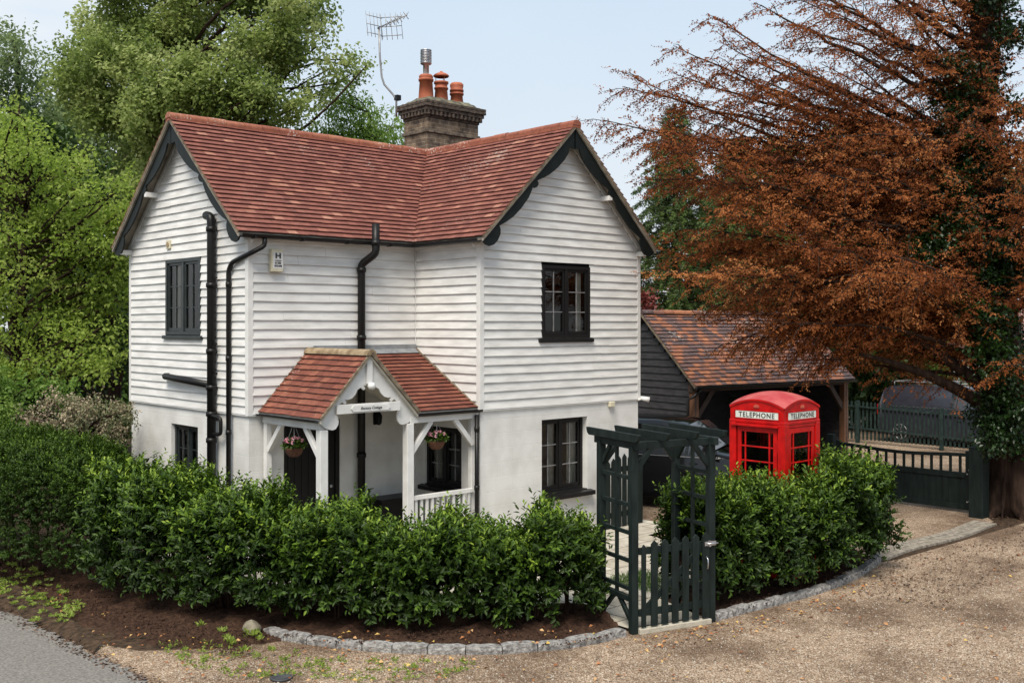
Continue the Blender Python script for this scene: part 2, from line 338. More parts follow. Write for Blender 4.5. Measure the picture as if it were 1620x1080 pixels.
M['ivy'] = leafmat('ivy_leaf', [(0, (.008, .020, .005)), (.5, (.018, .045, .009)), (1, (.05, .12, .018))], trans=.15, rough=.35, nscale=1.0, namt=.4)
M['spruce'] = leafmat('spruce_needles', [(0, (.026, .048, .012)), (.5, (.075, .125, .025)), (1, (.20, .27, .05))], trans=.15, nscale=1.0, namt=.5)
M['bronze'] = leafmat('bronze_needles', [(0, (.085, .026, .011)), (.35, (.22, .066, .022)), (.7, (.37, .125, .038)), (1, (.53, .23, .085))], trans=.4, rough=.7, spec=.15, nscale=1.1, namt=.5)
M['pinkleaf'] = leafmat('variegated_leaf', [(0, (.05, .09, .025)), (.4, (.14, .16, .07)), (.75, (.38, .30, .20)), (1, (.55, .42, .32))], trans=.25, nscale=3, namt=.4)
M['fallen'] = leafmat('fallen_leaf', [(0, (.16, .055, .02)), (.4, (.38, .15, .05)), (.7, (.5, .30, .14)), (1, (.62, .42, .10))], trans=.1, nscale=3, namt=.1)
M['grass'] = leafmat('grass_blade', [(0, (.03, .075, .010)), (.5, (.06, .14, .015)), (1, (.12, .24, .03))], trans=.3, nscale=2, namt=.3)
M['pebble'] = leafmat('loose_stone', [(0, (.10, .07, .05)), (.6, (.24, .18, .13)), (1, (.48, .44, .38))], trans=0, rough=.9, nscale=3, namt=.1)

# ------------------------------------------------------------------ setting
def poly_sheet(name, pts, z, m, kind='structure', sub=False):
    mb = MB(); mb.add([(x, y, z) for x, y in pts], [tuple(range(len(pts)))]); return mb.build(name, m, kind=kind)
g = MB(); S_ = 400; g.add([(-S_, -S_, -.02), (S_, -S_, -.02), (S_, S_, -.02), (-S_, S_, -.02)], [(0, 1, 2, 3)]); g.build('ground', M['litter'], kind='structure')
xy = lambda l: [tuple(onz(*q)[:2]) for q in l]
poly_sheet('forecourt', [(-6.2, -14), (16, -14), (15.5, -6.5), (8.6, -4.7), (4.3, -4.6), (3.5, -4.4), (1.7, -4.6), (-.4, -4.4), (-1.55, -4.2), (-3.5, -3.2), (-4.4, -2.0), (-5.2, -1.7), (-5.9, -1.2), (-6.15, -.6), (-6.35, -.4)], -.012, M['gravel'])
poly_sheet('driveway', [(3.0, -4.3), (8.4, -4.3), (8.9, -3.9), (30, -4), (30, 12), (3.7, 12), (3.7, -1.0), (2.2, -1.0), (2.9, -2)], -.008, M['gravel'])
# asphalt road with a ragged edge
edge = [(-6.52, 3.2), (-6.52, 1.49), (-6.43, 1.03), (-6.38, .11), (-6.34, -.73), (-6.28, -1.45), (-6.25, -2.29), (-6.2, -4), (-6.1, -14)]
e2 = []
for i in range(len(edge)-1):
    for k in range(30):
        t_ = k/30; e2.append((edge[i][0]*(1-t_)+edge[i+1][0]*t_+random.uniform(-.05, .05), edge[i][1]*(1-t_)+edge[i+1][1]*t_))
poly_sheet('road', [(-40, -14), (-40, 40), (-6.6, 40)]+e2+[(-6.1, -14)], .006, M['asphalt'])
# soil bed, gently mounded strip between edge and hedge
def bed(name, outer, inner, zi, n, m, zo=0.02, bump=.02):
    zo = -.03
    def samp(pl, n):
        d = [0]
        for i in range(len(pl)-1): d.append(d[-1]+math.dist(pl[i], pl[i+1]))
        o = []
        for k in range(n+1):
            s = d[-1]*k/n; i = max(j for j in range(len(pl)) if d[j] <= s+1e-9); i = min(i, len(pl)-2)
            t_ = (s-d[i])/(d[i+1]-d[i]); o.append((pl[i][0]*(1-t_)+pl[i+1][0]*t_, pl[i][1]*(1-t_)+pl[i+1][1]*t_))
        return o
    A, B = samp(outer, n), samp(inner, n); K = 16; mb = MB(); mb.smooth = True; vs = []
    for i in range(n+1):
        for k in range(K+1):
            t_ = k/K; z = zo+(zi-zo)*math.sin(t_*math.pi/2)+random.uniform(-bump, bump)*(0 if k in (0, K) else 1)
            vs.append((A[i][0]*(1-t_)+B[i][0]*t_, A[i][1]*(1-t_)+B[i][1]*t_, z))
    mb.add(vs, [(i*(K+1)+k, (i+1)*(K+1)+k, (i+1)*(K+1)+k+1, i*(K+1)+k+1) for i in range(n) for k in range(K)])
    return mb.build(name, m, kind='structure')
bed('soil_bed', [(-6.3, 5.0), (-6.2, 3.0), (-6.15, 1.2), (-6.1, .2), (-5.95, -.6), (-5.6, -1.4), (-5.15, -1.85), (-4.6, -1.95), (-4.28, -2.5), (-3.98, -3.0), (-3.53, -3.48), (-3.03, -3.9), (-2.43, -4.2), (-1.95, -4.3), (-1.58, -4.3)],
    [(-4.2, 5.0), (-4.1, 2.9), (-4.0, 1.6), (-3.95, .6), (-3.8, -.2), (-3.45, -1.1), (-2.8, -1.95), (-2.35, -2.4), (-1.95, -2.8), (-1.6, -3.1), (-1.35, -3.3), (-1.25, -3.5), (-1.3, -3.7), (-1.35, -3.85)], .10, 160, M['soil'], zo=.035, bump=.026)
bed('soil_border', [(-.36, -4.66), (.2, -4.68), (.89, -4.76), (1.72, -4.80), (2.66, -4.73), (3.8, -4.47), (4.15, -4.3)],
    [(-.3, -3.95), (.4, -3.75), (.9, -3.7), (1.6, -3.5), (2.4, -3.3), (3.3, -3.2), (4.3, -3.6)], .08, 70, M['soil'], zo=.05)
bed('verge', [(-6.55, 5.0), (-6.5, 1.5), (-6.40, .1), (-6.36, -.5), (-6.33, -1.0)],
    [(-6.0, 5.0), (-6.0, 2.0), (-6.05, .6), (-6.1, -.2), (-6.15, -.8)], .05, 60, M['litter'], zo=0.0, bump=.008)
poly_sheet('paving', [(-3.9, 3), (-4.0, 1.0), (-3.8, -.2), (-3.3, -1.0), (-2.6, -1.8), (-1.9, -2.5), (-1.55, -3.0), (-1.45, -3.75), (-1.5, -4.3), (-.5, -4.6), (-.2, -3.7), (.9, -3.55), (2.4, -3.2), (2.8, -1.0), (3.8, -1.0), (3.8, 3)], .03, M['paving'])
bed('lawn', [(-4.2, 1.0), (-4.0, -.1), (-3.5, -1.05), (-2.85, -1.9), (-2.1, -2.65), (-1.75, -3.0)], [(-3.9, 1.1), (-3.65, .1), (-3.15, -.75), (-2.55, -1.5), (-1.9, -2.25), (-1.5, -2.8)], .06, 60, M['earthgrass'], zo=.102)
def kerb(name, pts, sl=.34):
    mb = MB(); d = [0]
    for i in range(len(pts)-1): d.append(d[-1]+math.dist(pts[i], pts[i+1]))
    def at(s):
        s = max(0, min(d[-1]-1e-6, s)); i = max(j for j in range(len(pts)-1) if d[j] <= s); t_ = (s-d[i])/(d[i+1]-d[i])
        return Vector((pts[i][0]*(1-t_)+pts[i+1][0]*t_, pts[i][1]*(1-t_)+pts[i+1][1]*t_, 0))
    s = 0
    while s < d[-1]-.1:
        ln = min(sl*random.uniform(.75, 1.25), d[-1]-s); p0 = at(s+.006); p1 = at(s+ln-.006); dr = (p1-p0).normalized(); nn = Vector((-dr.y, dr.x, 0))
        h = random.uniform(.068, .088); wd = random.uniform(.11, .13); K = 5; vs = []
        for k in range(K+1):
            c = p0.lerp(p1, k/K); e = .012 if k in (0, K) else 0
            j = lambda a=.006: random.uniform(-a, a)
            vs += [c+Vector((0, 0, -.05)), c+nn*j(.009)+Vector((0, 0, h*.5)), c+nn*(.008+e*.5+j())+Vector((0, 0, h-e+j(.004))), c+nn*(wd-.01+j())+Vector((0, 0, h-e+j(.004))), c+nn*(wd)+Vector((0, 0, -.05))]
        fs = [(i*5+k, (i+1)*5+k, (i+1)*5+k+1, i*5+k+1) for i in range(K) for k in range(4)]+[(4, 3, 2, 1, 0), tuple(K*5+q for q in range(5))]
        mb.cur = random.random(); mb.add(vs, fs); s += ln
    return mb.build(name, M['granite'], kind='structure')
kerb('kerb', [(-4.63, -1.57), (-4.57, -1.95), (-4.34, -2.48), (-4.04, -3.0), (-3.59, -3.53), (-3.08, -3.97), (-2.45, -4.29), (-1.94, -4.40), (-1.56, -4.42)])
kerb('kerb', [(-.39, -4.74), (.2, -4.77), (.89, -4.85), (1.72, -4.89), (2.66, -4.82), (3.6, -4.62), (4.1, -4.44)], .3)
# threshold of flat setts across the drive
mb = MB()
for i in range(26):
    for k in range(3):
        x0 = 4.12+i*.155; y0 = -4.50+k*.135+.05*math.sin(i*.3); mb.cur = random.random(); z = .012+random.uniform(0, .006)
        mb.box((x0+.004, y0+.004, -.03), (x0+.15, y0+.13, z))
mb.build('sett_band', M['sett'], kind='structure')

# ------------------------------------------------------------------ cottage
A_, B_, C_, W_ = 4.148, 3.056, 1.6256, 3.721
ZB, ZE, ZR, OV, EV = 2.187, 4.825, 6.790, .282, .193
cot = thing('cottage', 'white weatherboarded cottage with red tiled roof, brick chimney and little porch', 'cottage', (0, 0, 0))

def wmap(wall):
    # returns function (u along wall from its left seen from outside, out, z)->world
    if wall == 'A': return lambda u, o, z: Vector((-B_-o, C_+A_-u, z))
    if wall == 'B': return lambda u, o, z: Vector((-B_+u, C_-o, z))
    if wall == 'C': return lambda u, o, z: Vector((-o, C_-u, z))
    if wall == 'D': return lambda u, o, z: Vector((u, -o, z))
    if wall == 'E': return lambda u, o, z: Vector((W_+o, u, z))
    if wall == 'N': return lambda u, o, z: Vector((W_-u, C_+A_+o, z))
WL = {'A': A_, 'B': B_, 'C': C_, 'D': W_, 'E': C_+A_, 'N': W_+B_}
# holes: wall -> [(u0,u1,z0,z1)]
upA = (5.774-4.339, 5.774-3.097, 3.338, 4.559); loA = (5.774-4.197, 5.774-3.248, .80, 1.89)
upD = (1.298, 2.438, 3.281, 4.473); loD = (1.327, 2.41, .72, 1.95)
loC = (1.6256-1.384, 1.6256-.449, .9, 1.86); drB = (-2.477+B_, -1.482+B_, .0, 2.03)
HOLES = {'A': [upA, loA], 'B': [drB], 'C': [loC], 'D': [upD, loD], 'E': [], 'N': []}
def topz(wall, u):
    if wall == 'A': return ZR-.12-(ZR-ZE)*abs(u-A_/2)/(A_/2+EV)
    if wall == 'D': return ZR-.12-(ZR-ZE)*abs(u-W_/2)/(W_/2+EV)
    return ZE+.05
def lower_wall(wall):
    f = wmap(wall); Lw = WL[wall]; hs = [h for h in HOLES[wall] if h[2] < 2]
    us = sorted({0, Lw}|{h[0] for h in hs}|{h[1] for h in hs}); zs = sorted({-.1, ZB+.02}|{h[2] for h in hs}|{h[3] for h in hs})
    mb = MB()
    for i in range(len(us)-1):
        for k in range(len(zs)-1):
            uc, zc = (us[i]+us[i+1])/2, (zs[k]+zs[k+1])/2
            if any(h[0] < uc < h[1] and h[2] < zc < h[3] for h in hs): continue
            mb.add([f(us[i], 0, zs[k]), f(us[i+1], 0, zs[k]), f(us[i+1], 0, zs[k+1]), f(us[i], 0, zs[k+1])], [(0, 1, 2, 3)])
    for h in hs:
        u0, u1, z0, z1 = h; dd = -.2
        for a, b in (((u0, z0), (u0, z1)), ((u0, z1), (u1, z1)), ((u1, z1), (u1, z0)), ((u1, z0), (u0, z0))):
            mb.add([f(a[0], 0, a[1]), f(b[0], 0, b[1]), f(b[0], dd, b[1]), f(a[0], dd, a[1])], [(0, 1, 2, 3)])
    return mb
def merge(ms):
    r = MB()
    for m_ in ms:
        n = len(r.v); r.v += m_.v; r.f += [tuple(i+n for i in f) for f in m_.f]; r.r += m_.r; r.m += m_.m; r.sm += m_.sm
    return r
merge([lower_wall(k) for k in 'ABCDEN']).build('lower_wall', M['plaster'], cot, label='smooth white painted blockwork below the weatherboarding')
# inner skin behind the boards so nothing shows through, and an upstairs floor
mb = MB()
for wl in 'ABCDEN':
    f = wmap(wl); Lw = WL[wl]; hs = [h for h in HOLES[wl] if h[2] > 2]
    us = sorted({0, Lw}|({Lw/2} if wl in 'AD' else set())|{h[0]+.03 for h in hs}|{h[1]-.03 for h in hs})
    for i in range(len(us)-1):
        a, b = us[i], us[i+1]; uc = (a+b)/2; hh = [h for h in hs if h[0] < uc < h[1]]
        if hh:
            h = hh[0]; mb.add([f(a, -.01, ZB-.05), f(b, -.01, ZB-.05), f(b, -.01, h[2]+.03), f(a, -.01, h[2]+.03)], [(0, 1, 2, 3)])
            mb.add([f(a, -.01, h[3]-.03), f(b, -.01, h[3]-.03), f(b, -.01, topz(wl, b)), f((a+b)/2, -.01, topz(wl, (a+b)/2)), f(a, -.01, topz(wl, a))], [(0, 1, 2, 3, 4)])
        else: mb.add([f(a, -.01, ZB-.05), f(b, -.01, ZB-.05), f(b, -.01, topz(wl, b)), f(a, -.01, topz(wl, a))], [(0, 1, 2, 3)])
mb.add([(-B_, C_, 2.35), (W_, C_, 2.35), (W_, C_+A_, 2.35), (-B_, C_+A_, 2.35)], [(0, 1, 2, 3)])
mb.add([(0, 0, 2.35), (W_, 0, 2.35), (W_, C_, 2.35), (0, C_, 2.35)], [(0, 1, 2, 3)])
mb.build('inner_wall', M['dark'], cot)
def boards(wall, expo, jit=.0028):
    f = wmap(wall); Lw = WL[wall]; hs = [h for h in HOLES[wall] if h[2] > 2]; mb = MB(); z = ZB; e = .035; cb = .045
    rs = random.Random(hash(wall) % 100 if False else ord(wall))
    while z < (ZR if wall in 'AD' else ZE+.02):
        z1 = z+expo; zm = z1
        u0, u1 = cb, Lw-cb
        if wall in 'AD':
            half = Lw/2; k = (half+EV)/(ZR-ZE)
            lim = (ZR-.10-z1)*k     # half-width available at top of the board
            if lim < .12: break
            u0 = max(u0, half-lim); u1 = min(u1, half+lim)
        segs = [(u0, u1)]
        for h in hs:
            if h[2]-.0 < z+expo*.6 and h[3] > z+expo*.4:
                ns = []
                for a, b in segs:
                    if h[0] > a and h[1] < b: ns += [(a, h[0]), (h[1], b)]
                    else: ns.append((a, b))
                segs = ns
        # one random butt joint
        for a, b in segs:
            if b-a > 2.4 and rs.random() < .8:
                c = rs.uniform(a+.5, b-.5); parts = [(a, c-.0015), (c+.0015, b)]
            else: parts = [(a, b)]
            for a2, b2 in parts:
                n = max(1, int((b2-a2)/.4)); vs = []; dz = rs.uniform(-jit, jit); mb.cur = rs.random()
                ph = rs.uniform(0, 6)
                for i in range(n+1):
                    u = a2+(b2-a2)*i/n; w_ = dz+jit*.9*math.sin(u*2.3+ph)+rs.uniform(-.0015, .0015)
                    q_ = rs.uniform(-.002, .002); vs += [f(u, .014, z+w_+.016), f(u, .020+q_, z+w_), f(u, .038+q_, z+w_), f(u, .012, z1+.014)]
                mb.add(vs, [(i*4+k, (i+1)*4+k, (i+1)*4+k+1, i*4+k+1) for i in range(n) for k in range(3)]+[(3, 2, 1, 0), tuple(n*4+q for q in range(4))])
        z = z1
    return mb
merge([boards('A', .125), boards('B', .1385), boards('C', .1385), boards('D', .1375), boards('E', .138), boards('N', .138)]).build('weatherboarding', M['board'], cot)
mb = MB()
for (x, y) in ((-B_, C_), (0, 0), (W_, 0), (-B_, C_+A_)):
    top = ZE+.0
    sx = -1 if x < W_-.1 else 1
    if (x, y) == (0, 0) or (x, y) == (-B_, C_): mb.box((x-.034, y-.034, ZB-.015), (x+.055, y+.055, top))
    elif x > 1: mb.box((x-.05, y-.034, ZB-.015), (x+.034, y+.055, top))
    else: mb.box((x-.034, y-.05, ZB-.015), (x+.055, y+.034, top))
mb.box((-.04, C_-.04, ZB-.01), (.0, C_+.0, ZE))
mb.build('corner_board', M['white'], cot, bevel=.004, split=True)
mb = MB()   # drip fillet at the foot of the boards
for wl in 'ABCDE':
    f = wmap(wl); a = f(-.02 if wl != 'C' else .0, .012, ZB-.012); b = f(WL[wl]+(.02 if wl != 'B' else 0), .012, ZB-.012); mb.beam(a, b, .04, .022)
mb.build('drip_board', M['white'], cot, split=True)

def window(wall, h, cols, rows, depth, m, name='window', curtain=0, sillz=.07, sillout=.07, sillm=None, sash=True, outb=0):
    f = wmap(wall); u0, u1, z0, z1 = h; o0 = depth
    root = MB(); fw = .055
    def fb(mb, a, b, c, d, oa, ob):  # box in wall coords
        P = [f(a, oa, c), f(b, ob, d)]; lo = [min(P[0][i], P[1][i]) for i in range(3)]; hi = [max(P[0][i], P[1][i]) for i in range(3)]; mb.box(lo, hi)
    fb(root, u0, u0+fw, z0, z1, o0-.06, o0+.02); fb(root, u1-fw, u1, z0, z1, o0-.06, o0+.02)
    fb(root, u0+fw, u1-fw, z1-fw, z1, o0-.06, o0+.018); fb(root, u0+fw, u1-fw, z0, z0+fw, o0-.06, o0+.022)
    um = (u0+u1)/2; fb(root, um-.028, um+.028, z0+fw, z1-fw, o0-.05, o0+.012)
    fo = root.build('window', m, cot, bevel=.003)
    s = MB()
    bars = MB()
    for a, b in ((u0+fw, um-.028), (um+.028, u1-fw)):
        sw = .042
        fb(s, a+.003, a+sw, z0+fw+.003, z1-fw-.003, o0-.045, o0-.004); fb(s, b-sw, b-.003, z0+fw+.003, z1-fw-.003, o0-.045, o0-.004)
        fb(s, a+sw, b-sw, z1-fw-sw, z1-fw-.003, o0-.045, o0-.006); fb(s, a+sw, b-sw, z0+fw+.003, z0+fw+sw+.012, o0-.045, o0-.002)
        for r_ in range(1, rows):
            zz = z0+fw+sw+(z1-z0-2*fw-2*sw)*r_/rows; fb(bars, a+sw, b-sw, zz-.008, zz+.008, o0-.035, o0-.015)
        for c_ in range(1, cols):
            uu = a+sw+(b-a-2*sw)*c_/cols; fb(bars, uu-.008, uu+.008, z0+fw+sw, z1-fw-sw, o0-.0345, o0-.0145)
    s.build('sash', m, fo, bevel=.002); bars.build('glazing_bar', M['galv'] if m is M['black'] else m, fo, split=True)
    p = MB(); p.add([f(u0+fw, o0-.03, z0+fw), f(u1-fw, o0-.03, z0+fw), f(u1-fw, o0-.03, z1-fw), f(u0+fw, o0-.03, z1-fw)], [(0, 1, 2, 3)])
    p.build('pane', M['glass'], fo)
    if curtain:
        c = MB()
        for a, b in curtain:
            n = 14; vs = []
            for i in range(n+1):
                u = u0+fw+(u1-u0-2*fw)*(a+(b-a)*i/n); oo = o0-.11+.018*math.sin(i*2.1); vs += [f(u, oo, z0+fw), f(u, oo, z1-fw)]
            c.smooth = True; c.add(vs, [(2*i, 2*i+2, 2*i+3, 2*i+1) for i in range(n)])
        c.build('curtain', M['curtain'], fo, split=True)
    sb = MB(); P = [f(u0-.07, -.0+min(depth, 0), z0-sillz), f(u1+.07, sillout, z0-.003)]
    vs = [f(u0-.07, .0, z0-sillz), f(u1+.07, .0, z0-sillz), f(u1+.07, sillout, z0-sillz), f(u0-.07, sillout, z0-sillz),
          f(u0-.07, .0, z0-.002), f(u1+.07, .0, z0-.002), f(u1+.07, sillout, z0-.015), f(u0-.07, sillout, z0-.015)]
    sb.add(vs, [(0, 1, 2, 3), (7, 6, 5, 4), (0, 4, 5, 1), (1, 5, 6, 2), (2, 6, 7, 3), (3, 7, 4, 0)])
    if depth < 0: fb(sb, u0+.001, u1-.001, z0-.02, z0+.012, depth-.02, .001)
    sb.build('sill', sillm or m, fo, bevel=.006)
    return fo
win = mat('dark_window_paint', (.016, .022, .022), (.028, .034, .034), rough=.4)
window('A', upA, 2, 3, .02, win, curtain=[(.06, .2), (.42, .5), (.8, .97)])
window('D', upD, 2, 3, .02, M['black'], curtain=[(.05, .13), (.86, .95)])
window('A', loA, 2, 3, -.08, win)
window('D', loD, 2, 3, -.13, M['black'], curtain=[(.0, .1), (.35, .46), (.78, 1.0)], sillz=.085, sillout=.13)
window('C', loC, 2, 3, -.06, M['black'], curtain=[(.0, .2)], sillz=.08, sillout=.1)

# roof -------------------------------------------------------------
def tiles(mb, O, U, V, slen, u_at, gauge=.115, tw=.165, th=.013, jit=.004, rnd=None, seed=1):
    O = Vector(O); U = Vector(U).normalized(); V = Vector(V).normalized(); N = U.cross(V).normalized()
    if N.z < 0: N = -N
    rs = random.Random(seed); rows = int(slen/gauge)+1
    for r_ in range(rows):
        s0 = r_*gauge; s1 = min(slen, s0+gauge*1.0)
        if s0 > slen-.01: break
        a, b = u_at(s0); a1, b1 = u_at(s1)
        u = math.floor(min(a, a1)/tw)*tw-(tw/2 if r_ % 2 else 0)
        while u < max(b, b1):
            x0, x1 = u+.0012, u+tw-.0012
            q = [(max(x0, a), s0), (min(x1, b), s0), (min(x1, b1), s1), (max(x0, a1), s1)]
            if q[1][0]-q[0][0] > .006 or q[2][0]-q[3][0] > .006:
                if q[1][0] < q[0][0]: q[1] = (q[0][0], s0)
                if q[2][0] < q[3][0]: q[2] = (q[3][0], s1)
                j = rs.uniform(-jit, jit); lift = rs.uniform(0, .004); mb.cur = rnd(rs, u, r_) if rnd else rs.random()
                top0 = th*2.7+lift; top1 = th*.9
                P = lambda uu, ss, hh: O+U*uu+V*ss+N*hh
                vs = [P(q[0][0], s0+j, top0-th*.95), P(q[1][0], s0+j, top0-th*.95), P(q[1][0], s0+j, top0), P(q[0][0], s0+j, top0), P(q[3][0], s1, top1), P(q[2][0], s1, top1), P(q[3][0], s1, 0), P(q[2][0], s1, 0)]
                mb.add(vs, [(0, 1, 2, 3), (3, 2, 5, 4), (0, 3, 4, 6), (1, 7, 5, 2), (0, 6, 7, 1)])
            u += tw
YR = C_+A_/2; XR = W_/2
pl = math.hypot(A_/2+EV, ZR-ZE); pr_ = math.hypot(W_/2+EV, ZR-ZE)
def tr(rs, u, r_):
    x = rs.random(); return x*.8 if x < .94 else .9+.1*rs.random()
mb = MB()
# front slope of left wing: eave line y=C_-EV from x=-B_-OV; valley limit
tiles(mb, (-B_-OV, C_-EV, ZE), (1, 0, 0), (0, A_/2+EV, ZR-ZE), pl, lambda s: (0, B_+OV-EV+(XR+EV)*s/pl), rnd=tr, seed=1)
# left slope of right wing: eave line x=-EV, from y=-OV
tiles(mb, (-EV, -OV, ZE), (0, 1, 0), (XR+EV, 0, ZR-ZE), pr_, lambda s: (0, OV+C_-EV+(A_/2+EV)*s/pr_), rnd=tr, seed=2)
tiles(mb, (W_+EV, -OV, ZE), (0, 1, 0), (-(XR+EV), 0, ZR-ZE), pr_, lambda s: (0, OV+C_+A_/2+(A_/2+EV)*(1-s/pr_)), rnd=tr, seed=3)
tiles(mb, (-B_-OV, C_+A_+EV, ZE), (1, 0, 0), (0, -(A_/2+EV), ZR-ZE), pl, lambda s: (0, B_+OV+W_+EV-(XR+EV)*s/pl), rnd=tr, seed=4)
roof = mb.build('roof', M['tile'], cot)
# decking under tiles
mb = MB(); T = Vector((0, 0, -.03)); T2 = Vector((0, 0, -.055))
def slab(pts):
    a = [Vector(p)+T*.2 for p in pts]; b = [p+T2 for p in a]; n = len(a)
    mb.add(a+b, [tuple(range(n)), tuple(range(n, 2*n))[::-1]]+[(i, i+n, (i+1) % n+n, (i+1) % n) for i in range(n)])
slab([(-B_-OV+.01, C_-EV+.01, ZE), (-EV, C_-EV+.01, ZE), (XR, YR, ZR), (-B_-OV+.01, YR, ZR)])
slab([(-EV+.01, -OV+.01, ZE), (XR, -OV+.01, ZR), (XR, YR, ZR), (-EV+.01, C_-EV, ZE)])
slab([(W_+EV-.01, -OV+.01, ZE), (W_+EV-.01, C_+A_+EV, ZE), (XR, YR, ZR), (XR, -OV+.01, ZR)])
slab([(-B_-OV+.01, C_+A_+EV-.01, ZE), (-B_-OV+.01, YR, ZR), (XR, YR, ZR), (W_+EV, C_+A_+EV-.01, ZE)])
mb.build('roof_deck', mat('old_soffit', (.22, .19, .15), (.40, .36, .30), rough=.8, scale=5), cot)
# ridge
def ridge(mb, p0, p1, r=.095, seg=.33, flat=.75):
    p0 = Vector(p0); p1 = Vector(p1); L_ = (p1-p0).length; n = max(1, round(L_/seg)); d = (p1-p0).normalized(); s = d.cross(Vector((0, 0, 1))).normalized()
    for i in range(n):
        a = p0+d*(L_*i/n+.004); b = p0+d*(L_*(i+1)/n-.004); mb.cur = random.random(); K = 10; vs = []; h = random.uniform(-.006, .006)
        for q in (a, b):
            for k in range(K+1):
                an = math.pi*(k/K)*1.16-.08*math.pi
                vs.append(q+s*r*math.cos(an)+Vector((0, 0, r*math.sin(an)*flat+.01+h)))
        mb.smooth = True; mb.add(vs, [(k, k+1, K+2+k, K+1+k) for k in range(K)]); mb.smooth = False
        mb.add(vs[:K+1], [tuple(range(K+1))]); mb.add(vs[K+1:], [tuple(range(K+1))[::-1]])
mb = MB(); ridge(mb, (-B_-OV-.01, YR, ZR+.0), (XR, YR, ZR)); ridge(mb, (XR, -OV-.01, ZR), (XR, YR, ZR)); mb.build('ridge_tile', M['ridge'], cot)
mb = MB()
for a, b in (((-B_-OV, YR, ZR), (XR, YR, ZR)), ((XR, -OV, ZR), (XR, YR, ZR))):
    a = Vector(a); b = Vector(b); mb.beam(a+Vector((0, 0, -.03)), b+Vector((0, 0, -.03)), .19, .05)
mb.build('ridge_mortar', M['ridge'], cot)
# verge mortar and bargeboards
def rake_side(wall, sgn):
    Lw = WL[wall]; f = wmap(wall); half = Lw/2
    apex = f(half, OV, ZR); tip = f(half+sgn*(half+EV), OV, ZE); return apex, tip
mbv = MB()
prof = [(0, .20), (.02, .26), (.05, .285), (.085, .27), (.105, .20), (.12, .155), (.135, .165), (.16, .19), (.21, .205), (.28, .20), (.35, .175), (.41, .135), (.445, .10), (.46, .09), (.465, .13), (.485, .145), (.505, .13), (.51, .095), (.53, .115), (.58, .15), (.66, .165), (.74, .155), (.80, .125), (.84, .095), (.855, .085), (.86, .125), (.88, .17), (.92, .20), (.955, .195), (.985, .16), (1.0, .10), (1.003, .02)]
def bargeboard(wall, sgn, m, s=1.0, wscale=1.22, offo=OV, apex=None, tip=None, outv=None, parent=cot, name='bargeboard', pf=prof, t=.028, drop=.02):
    if apex is None:
        apex, tip = rake_side(wall, sgn); outv = wmap(wall)(0, 1, 0)-wmap(wall)(0, 0, 0)
    d = (tip-apex); Ld = d.length; d = d/Ld; n = d.cross(outv).normalized()
    if n.z > 0: n = -n
    base = apex-outv*.045+n*drop
    pf = [(a, float(np.interp(a, [q[0] for q in pf], [q[1] for q in pf]))) for a in sorted(set([i*.01 for i in range(12)]+[q[0] for q in pf]))]
    poly = [(0, 0)]+[(a*Ld*s, b*wscale) for a, b in pf]+[(1.0*Ld, 0)]
    # cut plumb at the apex
    slope = d.z/math.hypot(d.x, d.y); poly2 = []
    for (a, b) in poly:
        # horizontal distance from apex centre must stay >=0
        b = min(b, max(.004, (a*math.hypot(d.x, d.y)-.002)/math.hypot(n.x, n.y)))
        poly2.append((a, b))
    q = [poly2[0]]
    for p in poly2[1:]:
        if p[0] > q[-1][0]-1e-6 or p[1] < .05: q.append(p)
    mb = MB(); N_ = len(poly2)
    # build as strip so concave outline triangulates well
    top = []; bot = []
    for (a, b) in poly2[1:-1]:
        top.append(base+d*a); bot.append(base+d*a+n*b)
    vs = []; 
    for o in (0, 1):
        sh = -outv*t*o
        for i in range(len(top)): vs += [top[i]+sh, bot[i]+sh]
    K = len(top); fs = []
    for i in range(K-1):
        fs += [(2*i, 2*i+1, 2*i+3, 2*i+2), (2*K+2*i+2, 2*K+2*i+3, 2*K+2*i+1, 2*K+2*i), (2*i+1, 2*K+2*i+1, 2*K+2*i+3, 2*i+3), (2*i, 2*i+2, 2*K+2*i+2, 2*K+2*i)]
    fs += [(2*K-2, 2*K-1, 4*K-1, 4*K-2)]
    mb.add(vs, fs); return mb.build(name, m, parent)
for wl in 'AD':
    for sg in (-1, 1):
        a, b = rake_side(wl, sg); ov = wmap(wl)(0, 1, 0)-wmap(wl)(0, 0, 0)
        d = (b-a).normalized()
        mbv.beam(a-ov*.02+Vector((0, 0, -.012)), b-ov*.02+Vector((0, 0, -.012))-d*.02, .035, .045)
        bargeboard(wl, sg, M['barge'], offo=OV)
mbv.build('verge_mortar', M['verge'], cot, split=True)
# purlin ends
mb = MB()
for wl in 'AD':
    f = wmap(wl); half = WL[wl]/2
    for sg in (-1, 1):
        for fr in (.47, .93):
            if (wl == 'A') != (sg == -1): continue
            u = half+sg*(half+EV)*fr; z = ZR-(ZR-ZE)*fr-.16-.05
            a = f(u-sg*.08, 0, z); b = f(u-sg*.08, OV-.05, z); mb.beam(a, b, .08, .08)
        # soffit board along the wall
        a = f(half, .03, ZR-.13); b = f(half+sg*(half+EV-.03), .03, ZE-.115+.0); mb.beam(a, b, .022, .07)
mb.build('purlin_end', M['white'], cot, bevel=.004, split=True)
